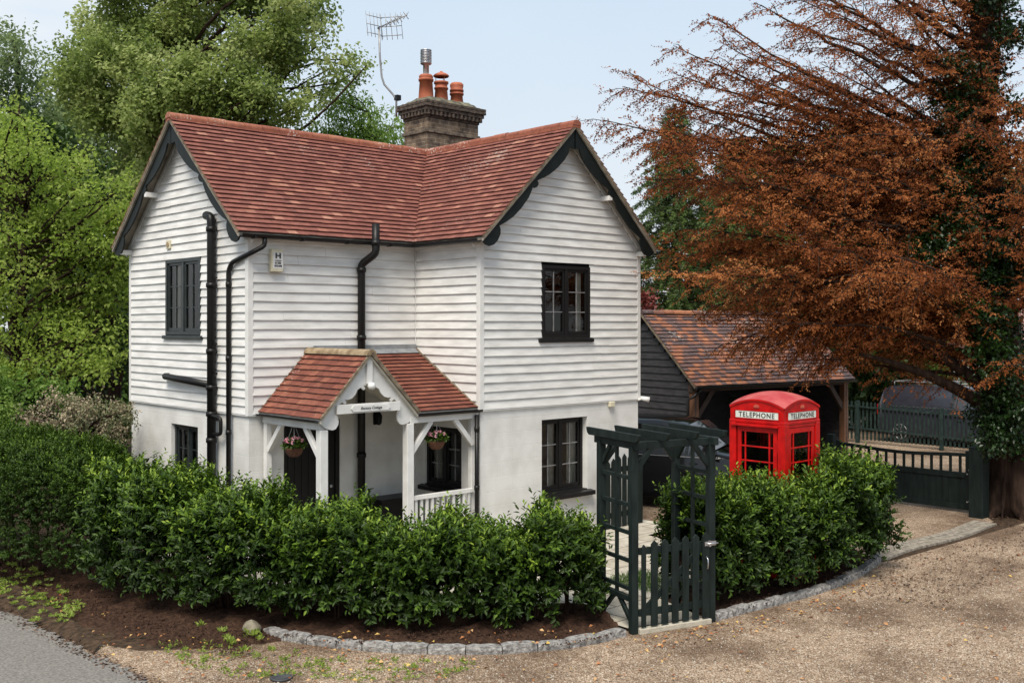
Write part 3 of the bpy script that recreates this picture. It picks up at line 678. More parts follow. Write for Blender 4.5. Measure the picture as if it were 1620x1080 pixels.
# gutters
def gutter(mb, p0, p1, r=.055, n=8):
    p0 = Vector(p0); p1 = Vector(p1); d = (p1-p0).normalized(); s = d.cross(Vector((0, 0, 1))).normalized(); vs = []
    for rr in (r, r-.006):
        for q in (p0, p1):
            for k in range(n+1):
                an = math.pi+math.pi*k/n; vs.append(q+s*rr*math.cos(an)+Vector((0, 0, rr*math.sin(an))))
    m_ = n+1; fs = [(k, k+1, m_+k+1, m_+k) for k in range(n)]+[(2*m_+k, 3*m_+k, 3*m_+k+1, 2*m_+k+1) for k in range(n)]
    fs += [(0, m_, 3*m_, 2*m_), (n, 2*m_+n, 3*m_+n, m_+n)]+[(k, 2*m_+k, 2*m_+k+1, k+1) for k in range(n)]+[(m_+k, m_+k+1, 3*m_+k+1, 3*m_+k) for k in range(n)]
    mb.add(vs, fs)
mb = MB(); gy = C_-EV-.035; gx = -EV-.035; gz = ZE-.02
gutter(mb, (-B_-OV+.03, gy, gz), (gx, gy, gz)); gutter(mb, (gx, gy, gz), (gx, -OV+.03, gz)); 
for x in np.arange(-3.1, -.2, .8): mb.box((x-.012, gy-.06, gz-.062), (x+.012, gy+.06, gz-.02))
gutter(mb, (W_+EV+.035, -OV, gz), (W_+EV+.035, C_+A_, gz))
mb.build('gutter', M['black'], cot, split=True)
mb = MB(); mb.box((-B_-.1, C_-.10, ZE-.09), (0, C_-.035, ZE-.02)); mb.box((-.10, -.05, ZE-.09), (-.035, C_-.10, ZE-.02)); mb.build('soffit', M['white'], cot, split=True)
# pipes
def pipe(name, pts, r, cl=(), **kw):
    mb = MB(); P = [Vector(p) for p in pts]; sm = [P[0]]
    for i in range(1, len(P)-1):
        a = (P[i-1]-P[i]); b = (P[i+1]-P[i]); k = min(.05, a.length*.4, b.length*.4)
        sm += [P[i]+a.normalized()*k, P[i]+(a.normalized()+b.normalized())*k*.25, P[i]+b.normalized()*k]
    sm.append(P[-1]); mb.tube(sm, r, 12)
    for c in cl:
        c = Vector(c); mb.tube([c-Vector((0, 0, .035)), c+Vector((0, 0, .035))], r*1.22, 12)
    o = mb.build(name, M['black'], cot); tag(o, **kw) if kw else None; return o
xa = -B_-.11; ys = 2.574
pipe('soil_pipe', [(xa, ys, 0), (xa, ys, 5.02), (xa+.0, ys+.02, 5.14), (xa, ys+.17, 5.17)], .068, [(xa, ys, z) for z in (1.75, 2.15, 2.55, 3.1, 4.1, 4.95)], label='thick black soil pipe up the left gable wall')
pipe('branch_pipe', [(-B_, 4.22, 2.66), (xa, 4.22, 2.66), (xa, ys, 2.585)], .055)
pipe('branch_pipe', [(xa, ys+.1, 2.12), (xa-.02, ys-.08, 2.13), (xa-.0, ys-.3, 2.1), (xa, ys-.3, 1.86), (xa, ys+.1, 1.84)], .028)
yr = 2.10; xr = -B_-.075
pipe('rainwater_pipe', [(-B_+.13, gy, gz-.05), (-B_+.13, gy, gz-.16), (-B_-.04, gy+.06, gz-.26), (xr, yr-.1, 4.42), (xr, yr, 4.30), (xr, yr, 0)], .036, [(xr, yr, z) for z in (1.9, 3.0, 4.1)])
yb = C_-.10
pipe('vent_pipe', [(-1.03, gy-.09, 5.08), (-1.03, gy-.09, 4.62), (-1.15, yb, 4.45), (-1.15, yb, 0)], .062, [(-1.03, gy-.09, 4.78), (-1.15, yb, 4.36), (-1.15, yb, 1.45), (-1.15, yb, 3.3)], label='thick black vent pipe rising through the porch roof')
pipe('rainwater_pipe', [(-.085, -.02, 2.12), (-.085, -.02, 0)], .034, [(-.085, -.02, 1.9), (-.085, -.02, 1.0)])
mb = MB()
for z in (2.05, 2.75, 3.2, 4.2): mb.box((xa-.02, ys-.02, z), (-B_+.02, ys+.02, z+.02)); mb.box((xa-.005, ys-.16, z), (xa+.02, ys, z+.02))
mb.build('pipe_bracket', M['black'], cot, split=True)

# chimney ------------------------------------------------------------
cx0, cy0, cw, cd = 2.2, 4.12, 1.32, .76
def rect(g): return (cx0-g, cy0-g), (cx0+cw+g, cy0+cd+g)
mb = MB()
(a, b), (c, d) = rect(0); mb.box((a, b, 5.4), (c, d, 7.66))
chim = mb.build('chimney', M['brick'], cot)
mb = MB(); (a, b), (c, d) = rect(.035); mb.box((a, b, 7.30), (c, d, 7.37)); mb.build('string_course', mat('string_brick', (.06, .045, .035), (.2, .16, .12), rough=.95, scale=10, bump=.8), chim, bevel=.01)
mb = MB()
for i, (g_, z0, z1) in enumerate([(.02, 7.60, 7.66), (.055, 7.66, 7.73), (.09, 7.73, 7.80), (.12, 7.80, 7.86), (.12, 7.865, 7.92)]):
    (a, b), (c, d) = rect(g_); mb.box((a, b, z0), (c, d, z1))
for k in range(14):   # dentils
    x = cx0-.05+k*.105; mb.box((x, cy0-.085, 7.64), (x+.05, cy0-.02, 7.73))
for k in range(8):
    y = cy0-.05+k*.105; mb.box((cx0-.085, y, 7.64), (cx0-.02, y+.05, 7.73))
mb.build('corbel', M['corbel'], chim, bevel=.008)
mb = MB(); nx, ny = 18, 12; vs = []
for i in range(nx+1):
    for k in range(ny+1):
        x = cx0-.11+(cw+.22)*i/nx; y = cy0-.11+(cd+.22)*k/ny; ed = min(i/nx*(cw+.22), (1-i/nx)*(cw+.22), k/ny*(cd+.22), (1-k/ny)*(cd+.22))
        vs.append((x, y, 7.90+min(ed*.62, .17)+random.uniform(-.012, .012)))
mb.smooth = True; mb.add(vs, [(i*(ny+1)+k, (i+1)*(ny+1)+k, (i+1)*(ny+1)+k+1, i*(ny+1)+k+1) for i in range(nx) for k in range(ny)])
mb.build('flaunching', M['cap'], chim)
py = cy0+cd/2
def pot(x, prof_, extra=None):
    mb = MB(); mb.lathe((x, py, 0), prof_, 24); p = mb.build('chimney_pot', M['pot'], chim); return p
x1 = ony(674, 130, py).x; x2 = ony(698, 135, py).x; x3 = ony(722.5, 140, py).x
pot(x1, [(.16, 7.98), (.155, 8.05), (.13, 8.40), (.15, 8.40), (.155, 8.44), (.135, 8.455), (.14, 8.47), (.145, 8.50), (.12, 8.53), (.09, 8.53)])
pot(x2, [(.15, 7.98), (.125, 8.30), (.145, 8.30), (.145, 8.33), (.125, 8.335), (.125, 8.40), (.15, 8.41), (.15, 8.45), (.11, 8.46), (.09, 8.3)])
pot(x3, [(.15, 7.98), (.12, 8.24), (.145, 8.24), (.145, 8.28), (.12, 8.285), (.12, 8.31), (.145, 8.31), (.145, 8.35), (.125, 8.36), (.14, 8.42), (.14, 8.46), (.11, 8.49), (.085, 8.3)])
mb = MB(); mb.lathe((x1, py, 0), [(.06, 8.5), (.06, 8.74), (.10, 8.74), (.115, 8.755)], 20)
for k in range(8): mb.lathe((x1, py, 0), [(.085, 8.755+k*.032), (.115, 8.76+k*.032), (.115, 8.768+k*.032), (.085, 8.775+k*.032)], 20)
mb.lathe((x1, py, 0), [(.09, 8.74), (.09, 9.02), (.112, 9.02), (.112, 9.03), (0, 9.04)], 20); mb.build('flue_cowl', M['steel'], chim)
mb = MB()
for k in range(3): an = k*2.09+.5; mb.tube([(x2+.11*math.cos(an), py+.11*math.sin(an), 8.44), (x2+.11*math.cos(an), py+.11*math.sin(an), 8.56)], .008, 6)
mb.lathe((x2, py, 0), [(.15, 8.55), (.165, 8.57), (.14, 8.60), (.08, 8.63), (.03, 8.645), (.03, 8.665), (0, 8.67)], 24); mb.build('rain_cap', M['pot'], chim)

# TV aerial ----------------------------------------------------------
ad = 20.7
aer = thing('tv_aerial', 'grey television aerial on a bent pole at the left of the chimney', 'aerial', tuple(dep(627, 172, ad)))
P = [dep(u, v, ad) for u, v in ((627, 185), (627, 158), (622, 150), (608, 134), (604, 122), (601, 90), (599.5, 45))]
mb = MB(); mb.tube(P, .02, 8); mb.build('mast', M['galv'], aer)
mb = MB(); c = dep(629, 155, ad); mb.box(c-Vector((.05, .05, .05)), c+Vector((.05, .05, .05))); mb.build('amplifier', M['black'], aer)
e0 = dep(597, 45, ad); e1 = dep(644, 24, ad-.5); mb = MB(); mb.tube([e0, e1], .012, 6); bd = (e1-e0).normalized()
for t_ in (.38, .52, .64, .75, .96):
    c = e0.lerp(e1, t_); 
    for dx, dz in ((.05, .07), (-.05, .07), (.05, -.07), (-.05, -.07)): mb.tube([c, c+ray(810, 513.6).cross(Vector((0, 0, 1)))*dx+Vector((0, 0, dz))], .008, 5)
mb.build('boom', M['galv'], aer)
mb = MB(); rg = Vector((cs, -sn, 0)); bk = Vector((sn, cs, 0))
def refl(c, dv, n, hgt):
    for i in range(n): q = c+dv*(i/(n-1)-.5); mb.tube([q-Vector((-.03, 0, hgt)), q+Vector((-.03, 0, hgt))], .0055, 5)
    for z in (-.7, 0, .7): mb.tube([c-dv*.5+Vector((0, 0, z*hgt)), c+dv*.5+Vector((0, 0, z*hgt))], .008, 5)
refl(dep(592, 40, ad), rg*.26+bk*.25, 5, .24); refl(dep(619, 42, ad), rg*.42-bk*.1, 5, .26)
mb.build('reflector', M['galv'], aer)

# porch --------------------------------------------------------------
PXL, PXR, PXC = -2.90, -1.22, -2.07; PZE, PZR = 2.21, 3.09; PF = -.02
porch = MB()
hl = PXC-PXL+.0; sl_ = math.hypot(hl, PZR-PZE)
mbt = MB()
prn = lambda rs, u, r_: min(1, max(0, rs.gauss(.5, .25)))
tiles(mbt, (PXL, PF-.03, PZE), (0, 1, 0), (hl, 0, PZR-PZE), sl_, lambda s: (0, C_-PF+.03), gauge=.105, rnd=prn, seed=11)
hr = PXR-PXC; sr = math.hypot(hr, PZR-PZE)
tiles(mbt, (PXR, PF-.03, PZE), (0, 1, 0), (-hr, 0, PZR-PZE), sr, lambda s: (0, .10+(C_-PF)*s/sr), gauge=.105, rnd=prn, seed=12)
# lean-to slope
y_e = .02; ll = math.hypot(C_-y_e, PZR-PZE)
tiles(mbt, (PXR, y_e, PZE), (1, 0, 0), (0, C_-y_e, PZR-PZE), ll, lambda s: (-hr*s/ll, -PXR), gauge=.105, rnd=prn, seed=13)
po = mbt.build('porch', M['ptile'], cot, label='small gabled entrance porch in the inner corner of the cottage')
mb = MB(); T = Vector((0, 0, -.02)); T2 = Vector((0, 0, -.05))
slab([(PXL+.01, PF-.02, PZE), (PXL+.01, C_, PZE), (PXC, C_, PZR), (PXC, PF-.02, PZR)])
slab([(PXR-.01, PF-.02, PZE), (PXC, PF-.02, PZR), (PXC, C_, PZR), (PXR, .2, PZE)])
slab([(PXR, y_e+.01, PZE), (0, y_e+.01, PZE), (0, C_, PZR), (PXC, C_, PZR)])
mb.build('porch_ceiling', mat('porch_soffit', (.45, .42, .36), (.55, .52, .46), rough=.8), po)
mb = MB()
K = 10; p0 = Vector((PXC, PF-.05, PZR-.02)); p1 = Vector((PXC, C_-.03, PZR-.02)); vs = []
for q in (p0, p1):
    for k in range(K+1): an = math.pi*k/K; vs.append(q+Vector((.085*math.cos(an), 0, .085*math.sin(an))))
mb.smooth = True; mb.add(vs, [(k, k+1, K+2+k, K+1+k) for k in range(K)]); mb.smooth = False; mb.add(vs[:K+1], [tuple(range(K+1))])
mb.build('porch_ridge', mat('lichen_clay_ridge', (.17, .115, .065), (.34, .26, .16), rough=.9, scale=9, bump=.5), po)
mb = MB()
mb.beam((PXL, PF-.03, PZE+.01), (PXC, PF-.03, PZR+.015), .03, .03); mb.beam((PXR, PF-.03, PZE+.01), (PXC, PF-.03, PZR+.015), .05, .05)
mb.beam((PXL, C_-.03, PZE+.02), (PXC, C_-.03, PZR+.02), .03, .03); mb.beam((-.04, y_e, PZE+.02), (-.04, C_-.05, PZR+.02), .03, .03)
mb.build('porch_verge', M['verge'], po, split=True)
mb = MB(); mb.box((PXC+.08, C_-.06, PZR-.03), (-.0, C_-.032, PZR+.09)); mb.add([(PXC+.08, C_-.16, PZR-.045), (-.03, C_-.16, PZR-.045), (-.03, C_-.05, PZR+.025), (PXC+.08, C_-.05, PZR+.025)], [(0, 1, 2, 3)]); mb.build('lead_flashing', M['lead'], po)
pprof = [(0, .30), (.06, .30), (.10, .30), (.13, .24), (.16, .27), (.20, .285), (.25, .27), (.29, .22), (.31, .19), (.318, .235), (.345, .235), (.353, .18), (.40, .165), (.46, .18), (.52, .175), (.57, .145), (.60, .11), (.608, .15), (.635, .15), (.643, .10), (.70, .088), (.75, .095), (.79, .11), (.80, .17), (.83, .215), (.87, .24), (.92, .245), (.96, .22), (1.0, .15), (1.01, .03)]
for tipx in (PXL, PXR):
    bargeboard(None, 0, M['white'], apex=Vector((PXC, PF+.0, PZR)), tip=Vector((tipx, PF+.0, PZE)), outv=Vector((0, -1, 0)), parent=po, name='porch_bargeboard', pf=pprof, t=.03, drop=.012, wscale=1.22)
mb = MB(); mb.box((PXC-.045, PF-.0, PZR-.42), (PXC+.045, PF+.045, PZR-.03)); mb.build('king_post', M['white'], po)
bpy_lamp = MB(); bpy_lamp.lathe((PXC, PF-.04, 0), [(.0, PZR-.5), (.045, PZR-.49), (.06, PZR-.45), (.045, PZR-.41), (.03, PZR-.40), (0, PZR-.40)], 14)
lo = bpy_lamp.build('globe_light', M['white'], None, label='round white bulkhead light at the tip of the porch gable', cat='lamp')
def porch_post(x, y, s=.095, z1=2.06):
    mb = MB(); mb.box((x-s/2, y-s/2, .03), (x+s/2, y+s/2, z1)); mb.build('post', M['white'], po, bevel=.006)
PL, PRx, PY = -2.80, -1.33, .07
porch_post(PL, PY, .12); porch_post(PRx, PY, .12); porch_post(PL+.0, C_-.09, .09); porch_post(-.085+.03, PY+.06, .09)
mb = MB()
mb.box((PL-.05, PY, 2.06), (PL+.05, C_-.02, 2.16)); mb.box((PRx, PY-.05, 2.06), (-.01, PY+.05, 2.16)); mb.box((PL-.05, PY-.055, 2.16), (PRx+.05, PY+.045, 2.22)) if False else None
def brace(a, b): mb.beam(a, b, .06, .075)
brace((PL, PY+.04, 1.66), (PL, PY+.42, 2.07)); brace((PL, C_-.12, 1.66), (PL, C_-.5, 2.07))
brace((PRx+.05, PY, 1.62), (PRx+.42, PY, 2.07)); brace((-.10, PY, 1.66), (-.46, PY, 2.07))
mb.build('porch_frame', M['white'], po, bevel=.005, split=True)
mb = MB(); mb.box((PRx+.06, PY-.035, .93), (-.1, PY+.035, .99)); mb.box((PRx+.06, PY-.025, .2), (-.1, PY+.025, .25))
for k in range(11): x = PRx+.14+k*.102; mb.box((x-.022, PY-.015, .25), (x+.022, PY+.015, .93))
mb.build('balustrade', M['white'], po, bevel=.003)
mb = MB(); mb.beam((PXC-.55, PF-.0, 2.335), (PXC+.52, PF-.0, 2.335), .03, .13); mb.build('tie_beam', M['white'], po, bevel=.004)
mb = MB(); gutter(mb, (PXR+.0, y_e-.05, PZE-.01), (-.0, y_e-.05, PZE-.01), .045); gutter(mb, (PXL-.04, PF, PZE-.01), (PXL-.04, C_-.03, PZE-.01), .0301)
mb.build('porch_gutter', M['black'], po, split=True)
# door
mb = MB(); dx0, dx1 = -2.477, -1.482
mb.box((dx0, C_+.02, .03), (dx0+.07, C_+.1, 2.03)); mb.box((dx1-.07, C_+.02, .03), (dx1, C_+.1, 2.03)); mb.box((dx0+.07, C_+.02, 1.96), (dx1-.07, C_+.1, 2.03))
mb.box((dx0+.07, C_+.05, .04), (dx1-.07, C_+.09, 1.96))
for k in range(7): x = dx0+.09+k*.12; mb.box((x, C_+.042, .06), (x+.108, C_+.05, 1.94))
door = mb.build('door', M['black'], cot, bevel=.003)
mb = MB(); mb.lathe((0, 0, 0), [(0, -.02), (.03, -.01), (.03, .01), (0, .02)], 12); mb.v = [(dx1-.14+x, C_+.03+z, 1.0+y) for x, y, z in mb.v]; mb.build('handle', M['steel'], door)
# name sign on the porch tie beam
def text_mesh(txt, size, ext=.002, italic=0, sx=1.0, sp=1.0, bold=0):
    cu = bpy.data.curves.new('t', 'FONT'); cu.body = txt; cu.size = size; cu.extrude = ext; cu.align_x = 'CENTER'; cu.align_y = 'CENTER'; cu.shear = italic; cu.space_character = sp
    cu.offset = bold; cu.resolution_u = 3
    o = bpy.data.objects.new('t', cu); COL.objects.link(o); dg = bpy.context.evaluated_depsgraph_get(); me = bpy.data.meshes.new_from_object(o.evaluated_get(dg)); bpy.data.objects.remove(o)
    me.transform(Matrix.Diagonal((sx, 1, 1, 1))); return me
def put_text(name, txt, size, pos, ax, m, parent, **kw):
    # ax: 'D' text faces -y ; 'A' text faces -x
    me = text_mesh(txt, size, **kw); rot = Matrix.Rotation(R(90), 4, 'X') if ax == 'D' else Matrix.Rotation(R(-90), 4, 'Z') @ Matrix.Rotation(R(90), 4, 'X')
    me.transform(Matrix.Translation(Vector(pos)-off(parent)) @ rot); return link(name, me, m, parent)
sg = thing('name_sign', 'white name board with black script lettering on the porch tie beam', 'sign', (PXC, PF-.02, 2.335))
mb = MB(); pts = [(-.33, 0), (-.30, .045), (.30, .045), (.33, 0), (.30, -.045), (-.30, -.045)]
mb.prism(pts, (PXC, PF-.034, 2.335), (1, 0, 0), (0, 0, 1), (0, .016, 0)); mb.build('sign_board', M['white'], sg, bevel=.003)
put_text('lettering', 'Rectory Cottage', .056, (PXC, PF-.036, 2.335), 'D', M['ink'], sg, italic=.3, sx=.95)
# alarm box
ax_ = -2.65; al = thing('alarm_box', 'cream alarm box marked H under the eaves beside the corner', 'alarm box', (ax_, C_-.03, 4.30))
mb = MB(); mb.box((ax_-.10, C_-.115, 4.28), (ax_+.10, C_-.03, 4.62)); mb.build('case', M['cream'], al, bevel=.012)
mb = MB(); mb.box((ax_-.075, C_-.118, 4.33), (ax_+.09, C_-.113, 4.57)); mb.build('label_plate', M['white'], al)
put_text('lettering', 'H', .11, (ax_+.008, C_-.1205, 4.515), 'D', M['ink'], al, sx=1.25, bold=.004)
put_text('lettering', 'HORIZON', .024, (ax_+.008, C_-.1205, 4.446), 'D', M['ink'], al)
put_text('lettering', '01303', .042, (ax_+.008, C_-.1205, 4.41), 'D', M['ink'], al, bold=.001)
put_text('lettering', '875498', .042, (ax_+.008, C_-.1205, 4.366), 'D', M['ink'], al, bold=.001)
# wall vent on left gable
va = thing('air_vent', 'small cream vent on the left gable above the window', 'vent', (-B_-.03, 4.20, 4.81))
mb = MB(); mb.box((-B_-.06, 4.13, 4.74), (-B_-.02, 4.27, 4.88)); mb.build('vent_frame', M['cream'], va, bevel=.006)
mb = MB(); mb.tube([(-B_-.07, 4.2, 4.81), (-B_-.055, 4.2, 4.81)], .045, 12); mb.build('vent_hood', mat('tan_plastic', (.3, .22, .12), rough=.6), va)
# wall lights
wl_ = thing('wall_lantern', 'dark bronze lantern on the wall inside the porch', 'lantern', (-.81, C_-.04, 2.0))
mb = MB(); mb.box((-.865, C_-.03, 1.90), (-.755, C_-.002, 2.14)); mb.build('back_plate', M['barge'], wl_, bevel=.02)
mb = MB(); mb.lathe((-.81, C_-.09, 0), [(.02, 1.90), (.05, 1.93), (.06, 2.05), (.03, 2.10), (.012, 2.14), (0, 2.15)], 6); mb.build('lamp_cage', M['barge'], wl_)
se = thing('motion_sensor', 'small cream sensor box under the boards of the right gable', 'sensor', (2.98, -.04, 2.13))
mb = MB(); mb.box((2.92, -.07, 2.08), (3.04, 0, 2.17)); mb.build('sensor_body', M['cream'], se, bevel=.01)
fl = thing('floodlight', 'small white floodlight on the right corner of the cottage', 'floodlight', (3.75, -.05, 2.17))
mb = MB(); mb.tube([(3.70, -.02, 2.16), (3.74, -.08, 2.19)], .02, 8); mb.build('bracket', M['white'], fl)
mb = MB(); mb.tube([(3.72, -.06, 2.2), (3.84, -.16, 2.17)], [.035, .05], 10); mb.build('lamp_head', M['white'], fl)

# leaves -------------------------------------------------------------
def unit(v): return v/np.maximum(np.linalg.norm(v, axis=1, keepdims=True), 1e-9)
def leaves(name, P, D, N, Ln, Wd, m, tint, parent=None, six=False, curl=.12, fold=.25, **kw):
    n = len(P); D = unit(D); S = unit(np.cross(D, N)); Nn = np.cross(S, D); Ln = Ln.reshape(-1, 1); Wd = Wd.reshape(-1, 1)
    if six:
        V = np.stack([P, P+D*Ln*.28+S*Wd*.42+Nn*Wd*fold, P+D*Ln*.62+S*Wd*.42+Nn*Wd*fold-Nn*Ln*curl*.4, P+D*Ln-Nn*Ln*curl, P+D*Ln*.62-S*Wd*.42+Nn*Wd*fold-Nn*Ln*curl*.4, P+D*Ln*.28-S*Wd*.42+Nn*Wd*fold], 1)
        loops = np.array([0, 1, 2, 3, 0, 3, 4, 5]); k = 6; ls = 4
    else:
        V = np.stack([P, P+D*Ln*.45+S*Wd*.5+Nn*Wd*fold, P+D*Ln-Nn*Ln*curl, P+D*Ln*.45-S*Wd*.5+Nn*Wd*fold], 1)
        loops = np.array([0, 1, 2, 0, 2, 3]); k = 4; ls = 3
    of = np.array(off(parent)) if parent else np.zeros(3)
    V = (V.reshape(-1, 3)-of).astype(np.float32)
    idx = (loops[None, :]+(np.arange(n)*k)[:, None]).ravel().astype(np.int32)
    me = bpy.data.meshes.new(name); me.vertices.add(len(V)); me.vertices.foreach_set('co', V.ravel())
    me.loops.add(len(idx)); me.loops.foreach_set('vertex_index', idx); nf = len(idx)//ls
    me.polygons.add(nf); me.polygons.foreach_set('loop_start', (np.arange(nf)*ls).astype(np.int32))
    me.update(calc_edges=True)
    at = me.attributes.new('rnd', 'FLOAT', 'FACE'); at.data.foreach_set('value', np.repeat(np.clip(tint, 0, 1), 2).astype(np.float32))
    o = link(name, me, m, parent); return tag(o, **kw) if kw else o
def rv(n): return unit(RNG.normal(size=(n, 3)))

def shoots(base, dr, length, nl, Ls, Ws, tint0, spread=1.0, tiptint=.35, jit=.25):
    """leaf sprays along shoots: base(n,3) dr(n,3) length(n)"""
    n = len(base); t = np.tile(np.linspace(.12, 1, nl), (n, 1)); B = np.repeat(base, nl, 0); Dd = np.repeat(unit(dr), nl, 0); tt = t.ravel()
    P = B+Dd*(tt*np.repeat(length, nl))[:, None]
    side = unit(np.cross(Dd, rv(len(P)))); D = unit(Dd*(.35+.5*tt[:, None])+side*spread+np.array([0, 0, .15]))
    N = unit(Dd+np.array([0, 0, .8])+rv(len(P))*.35)
    Ll = Ls*(1-.35*tt**3)*RNG.uniform(.75, 1.2, len(P)); W = Ll*Ws
    T = np.repeat(tint0, nl)+tiptint*tt**2*np.repeat(RNG.uniform(.3, 1, n), nl)+RNG.normal(0, .07, len(P))
    return P, D, N, Ll, W, T
def cat2(*a): return [np.concatenate(x) for x in zip(*a)]

def hedge(name, label, path, heights, widths, nshoot, m, stem_pts=None, leafL=.09, leafW=.46, low=.06, shootL=(.12, .3), bottom_gap=.06, tint=.28, fill=.5, cat='hedge', toplump=.12, tips=True, nl=10, seed=0):
    rng = np.random.default_rng(seed); pts = np.array(path, float); d = np.r_[0, np.cumsum(np.linalg.norm(np.diff(pts, axis=0), axis=1))]
    def at(s): return np.stack([np.interp(s, d, pts[:, 0]), np.interp(s, d, pts[:, 1])], 1)
    def nrm(s):
        e = .05; a = at(np.clip(s-e, 0, d[-1])); b = at(np.clip(s+e, 0, d[-1])); t = b-a; t /= np.linalg.norm(t, axis=1, keepdims=True)+1e-9; return t, np.stack([-t[:, 1], t[:, 0]], 1)
    root = thing(name, label, cat, (float(pts[len(pts)//2][0]), float(pts[len(pts)//2][1]), 0))
    n = nshoot; s = rng.uniform(0, d[-1], n)
    hh = np.interp(s, d, heights); ww = np.interp(s, d, widths)
    lump = toplump*(np.sin(s*5.1+1)+.7*np.sin(s*11.3+2)); hh = hh+lump
    # cross-section angle: superellipse
    an = rng.uniform(-.12*math.pi, 1.12*math.pi, n); ca, sa = np.cos(an), np.sin(an)
    r = np.where(rng.random(n) < fill, rng.uniform(.35, .9, n), rng.uniform(.88, 1.04, n))
    pw = .62; X = np.sign(ca)*np.abs(ca)**pw; Z = np.sign(sa)*np.abs(sa)**pw
    lumps2 = 1+(.22*np.sin(s*9.5+Z*1.5+1.3*np.sin(s*1.7))+.12*np.sin(s*15.7+Z*9+X*3) if tips else .07*np.sin(s*6.3+Z*5))
    # round the two ends
    endf = np.clip(np.minimum(s, d[-1]-s)/(.30), 0.15, 1)**.5
    xoff = X*r*ww/2*lumps2*endf; z0 = hh*.5+bottom_gap*.5; zz = z0+Z*r*(hh-bottom_gap)/2*(.8+.2*endf)
    t_, n_ = nrm(s); base = np.c_[at(s)+n_*xoff[:, None], zz]
    base[:, 2] = np.maximum(base[:, 2], low)
    dr = np.c_[n_*(X*.9)[:, None], Z*.9+.35]+rng.normal(0, .35, (n, 3))
    up = np.clip(Z, 0, 1); ln = rng.uniform(*shootL, n)*(1+.5*up**3)
    keep = ~((zz < hh*.30) & (rng.random(n) < (.25+.65*(np.sin(s*7.3+1.7*np.sin(s*2.1)) > -.1))*(1 if tips else 0)))
    base, dr, ln, up, r, s = base[keep], dr[keep], ln[keep], up[keep], r[keep], s[keep]
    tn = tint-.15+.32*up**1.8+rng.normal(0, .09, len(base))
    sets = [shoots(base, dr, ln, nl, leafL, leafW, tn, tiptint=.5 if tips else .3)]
    if tips:   # tall leading shoots with pale new leaves
        k = int(d[-1]*24); s2 = rng.uniform(.1, d[-1]-.1, k); h2 = np.interp(s2, d, heights)+toplump*(np.sin(s2*5.1+1)+.7*np.sin(s2*11.3+2)); w2 = np.interp(s2, d, widths)
        t2, n2 = nrm(s2); b2 = np.c_[at(s2)+n2*(rng.uniform(-.42, .42, k)*w2)[:, None], h2-.15]
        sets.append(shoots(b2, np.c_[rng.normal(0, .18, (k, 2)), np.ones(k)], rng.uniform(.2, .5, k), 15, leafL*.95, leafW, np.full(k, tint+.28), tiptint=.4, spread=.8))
    P, D, N, Ll, W, T_ = cat2(*sets)
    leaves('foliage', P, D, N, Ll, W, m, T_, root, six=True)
    mb = MB(); k = max(3, int(d[-1]/.45)) if stem_pts is None else stem_pts
    for i in range(k):
        ss = np.array([(i+.5)/k*d[-1]+rng.uniform(-.08, .08)]); c = at(ss)[0]; h_ = float(np.interp(ss, d, heights)[0])
        for j in range(4):
            a = rng.uniform(0, 6.28); q = rng.uniform(.08, .3)
            p0 = Vector((c[0]+.03*math.cos(a), c[1]+.03*math.sin(a), -.02)); p2 = Vector((c[0]+q*math.cos(a), c[1]+q*math.sin(a), h_*rng.uniform(.6, .9))); p1 = p0.lerp(p2, .5)+Vector((0, 0, .12))+Vector(rng.normal(0, .03, 3))
            mb.tube([p0, p1, p2], [.016, .011, .005], 6, cap=False)
    mb.build('stems', M['bark'], root)
    return root
lp = [(-5.05, 1.6), (-4.88, .75), (-4.68, -.15), (-4.28, -1.07), (-3.62, -1.90), (-2.95, -2.68), (-2.38, -3.10), (-1.85, -3.48), (-1.38, -3.62)]
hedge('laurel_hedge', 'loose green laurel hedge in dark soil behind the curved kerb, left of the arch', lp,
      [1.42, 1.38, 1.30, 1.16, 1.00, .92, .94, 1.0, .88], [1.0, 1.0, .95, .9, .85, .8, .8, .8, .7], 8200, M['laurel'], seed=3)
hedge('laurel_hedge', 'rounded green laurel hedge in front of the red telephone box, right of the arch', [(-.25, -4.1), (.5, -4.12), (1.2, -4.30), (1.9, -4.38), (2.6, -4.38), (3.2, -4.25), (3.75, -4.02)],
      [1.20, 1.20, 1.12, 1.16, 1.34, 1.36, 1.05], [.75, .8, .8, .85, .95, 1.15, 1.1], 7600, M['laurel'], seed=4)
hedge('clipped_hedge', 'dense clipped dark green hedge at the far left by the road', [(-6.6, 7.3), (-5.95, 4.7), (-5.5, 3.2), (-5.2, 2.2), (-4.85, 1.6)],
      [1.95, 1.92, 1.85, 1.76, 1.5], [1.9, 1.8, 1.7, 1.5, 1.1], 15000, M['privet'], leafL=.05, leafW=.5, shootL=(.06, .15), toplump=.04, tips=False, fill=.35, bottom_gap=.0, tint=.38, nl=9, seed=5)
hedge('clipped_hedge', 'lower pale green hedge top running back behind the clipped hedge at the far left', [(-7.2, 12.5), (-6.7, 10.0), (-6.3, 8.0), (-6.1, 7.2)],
      [2.3, 2.2, 2.1, 2.0], [2.0, 2.0, 2.0, 1.8], 4500, M['privet'], leafL=.06, leafW=.5, shootL=(.06, .18), toplump=.05, tips=False, fill=.25, bottom_gap=.1, tint=.5, nl=8, seed=6)

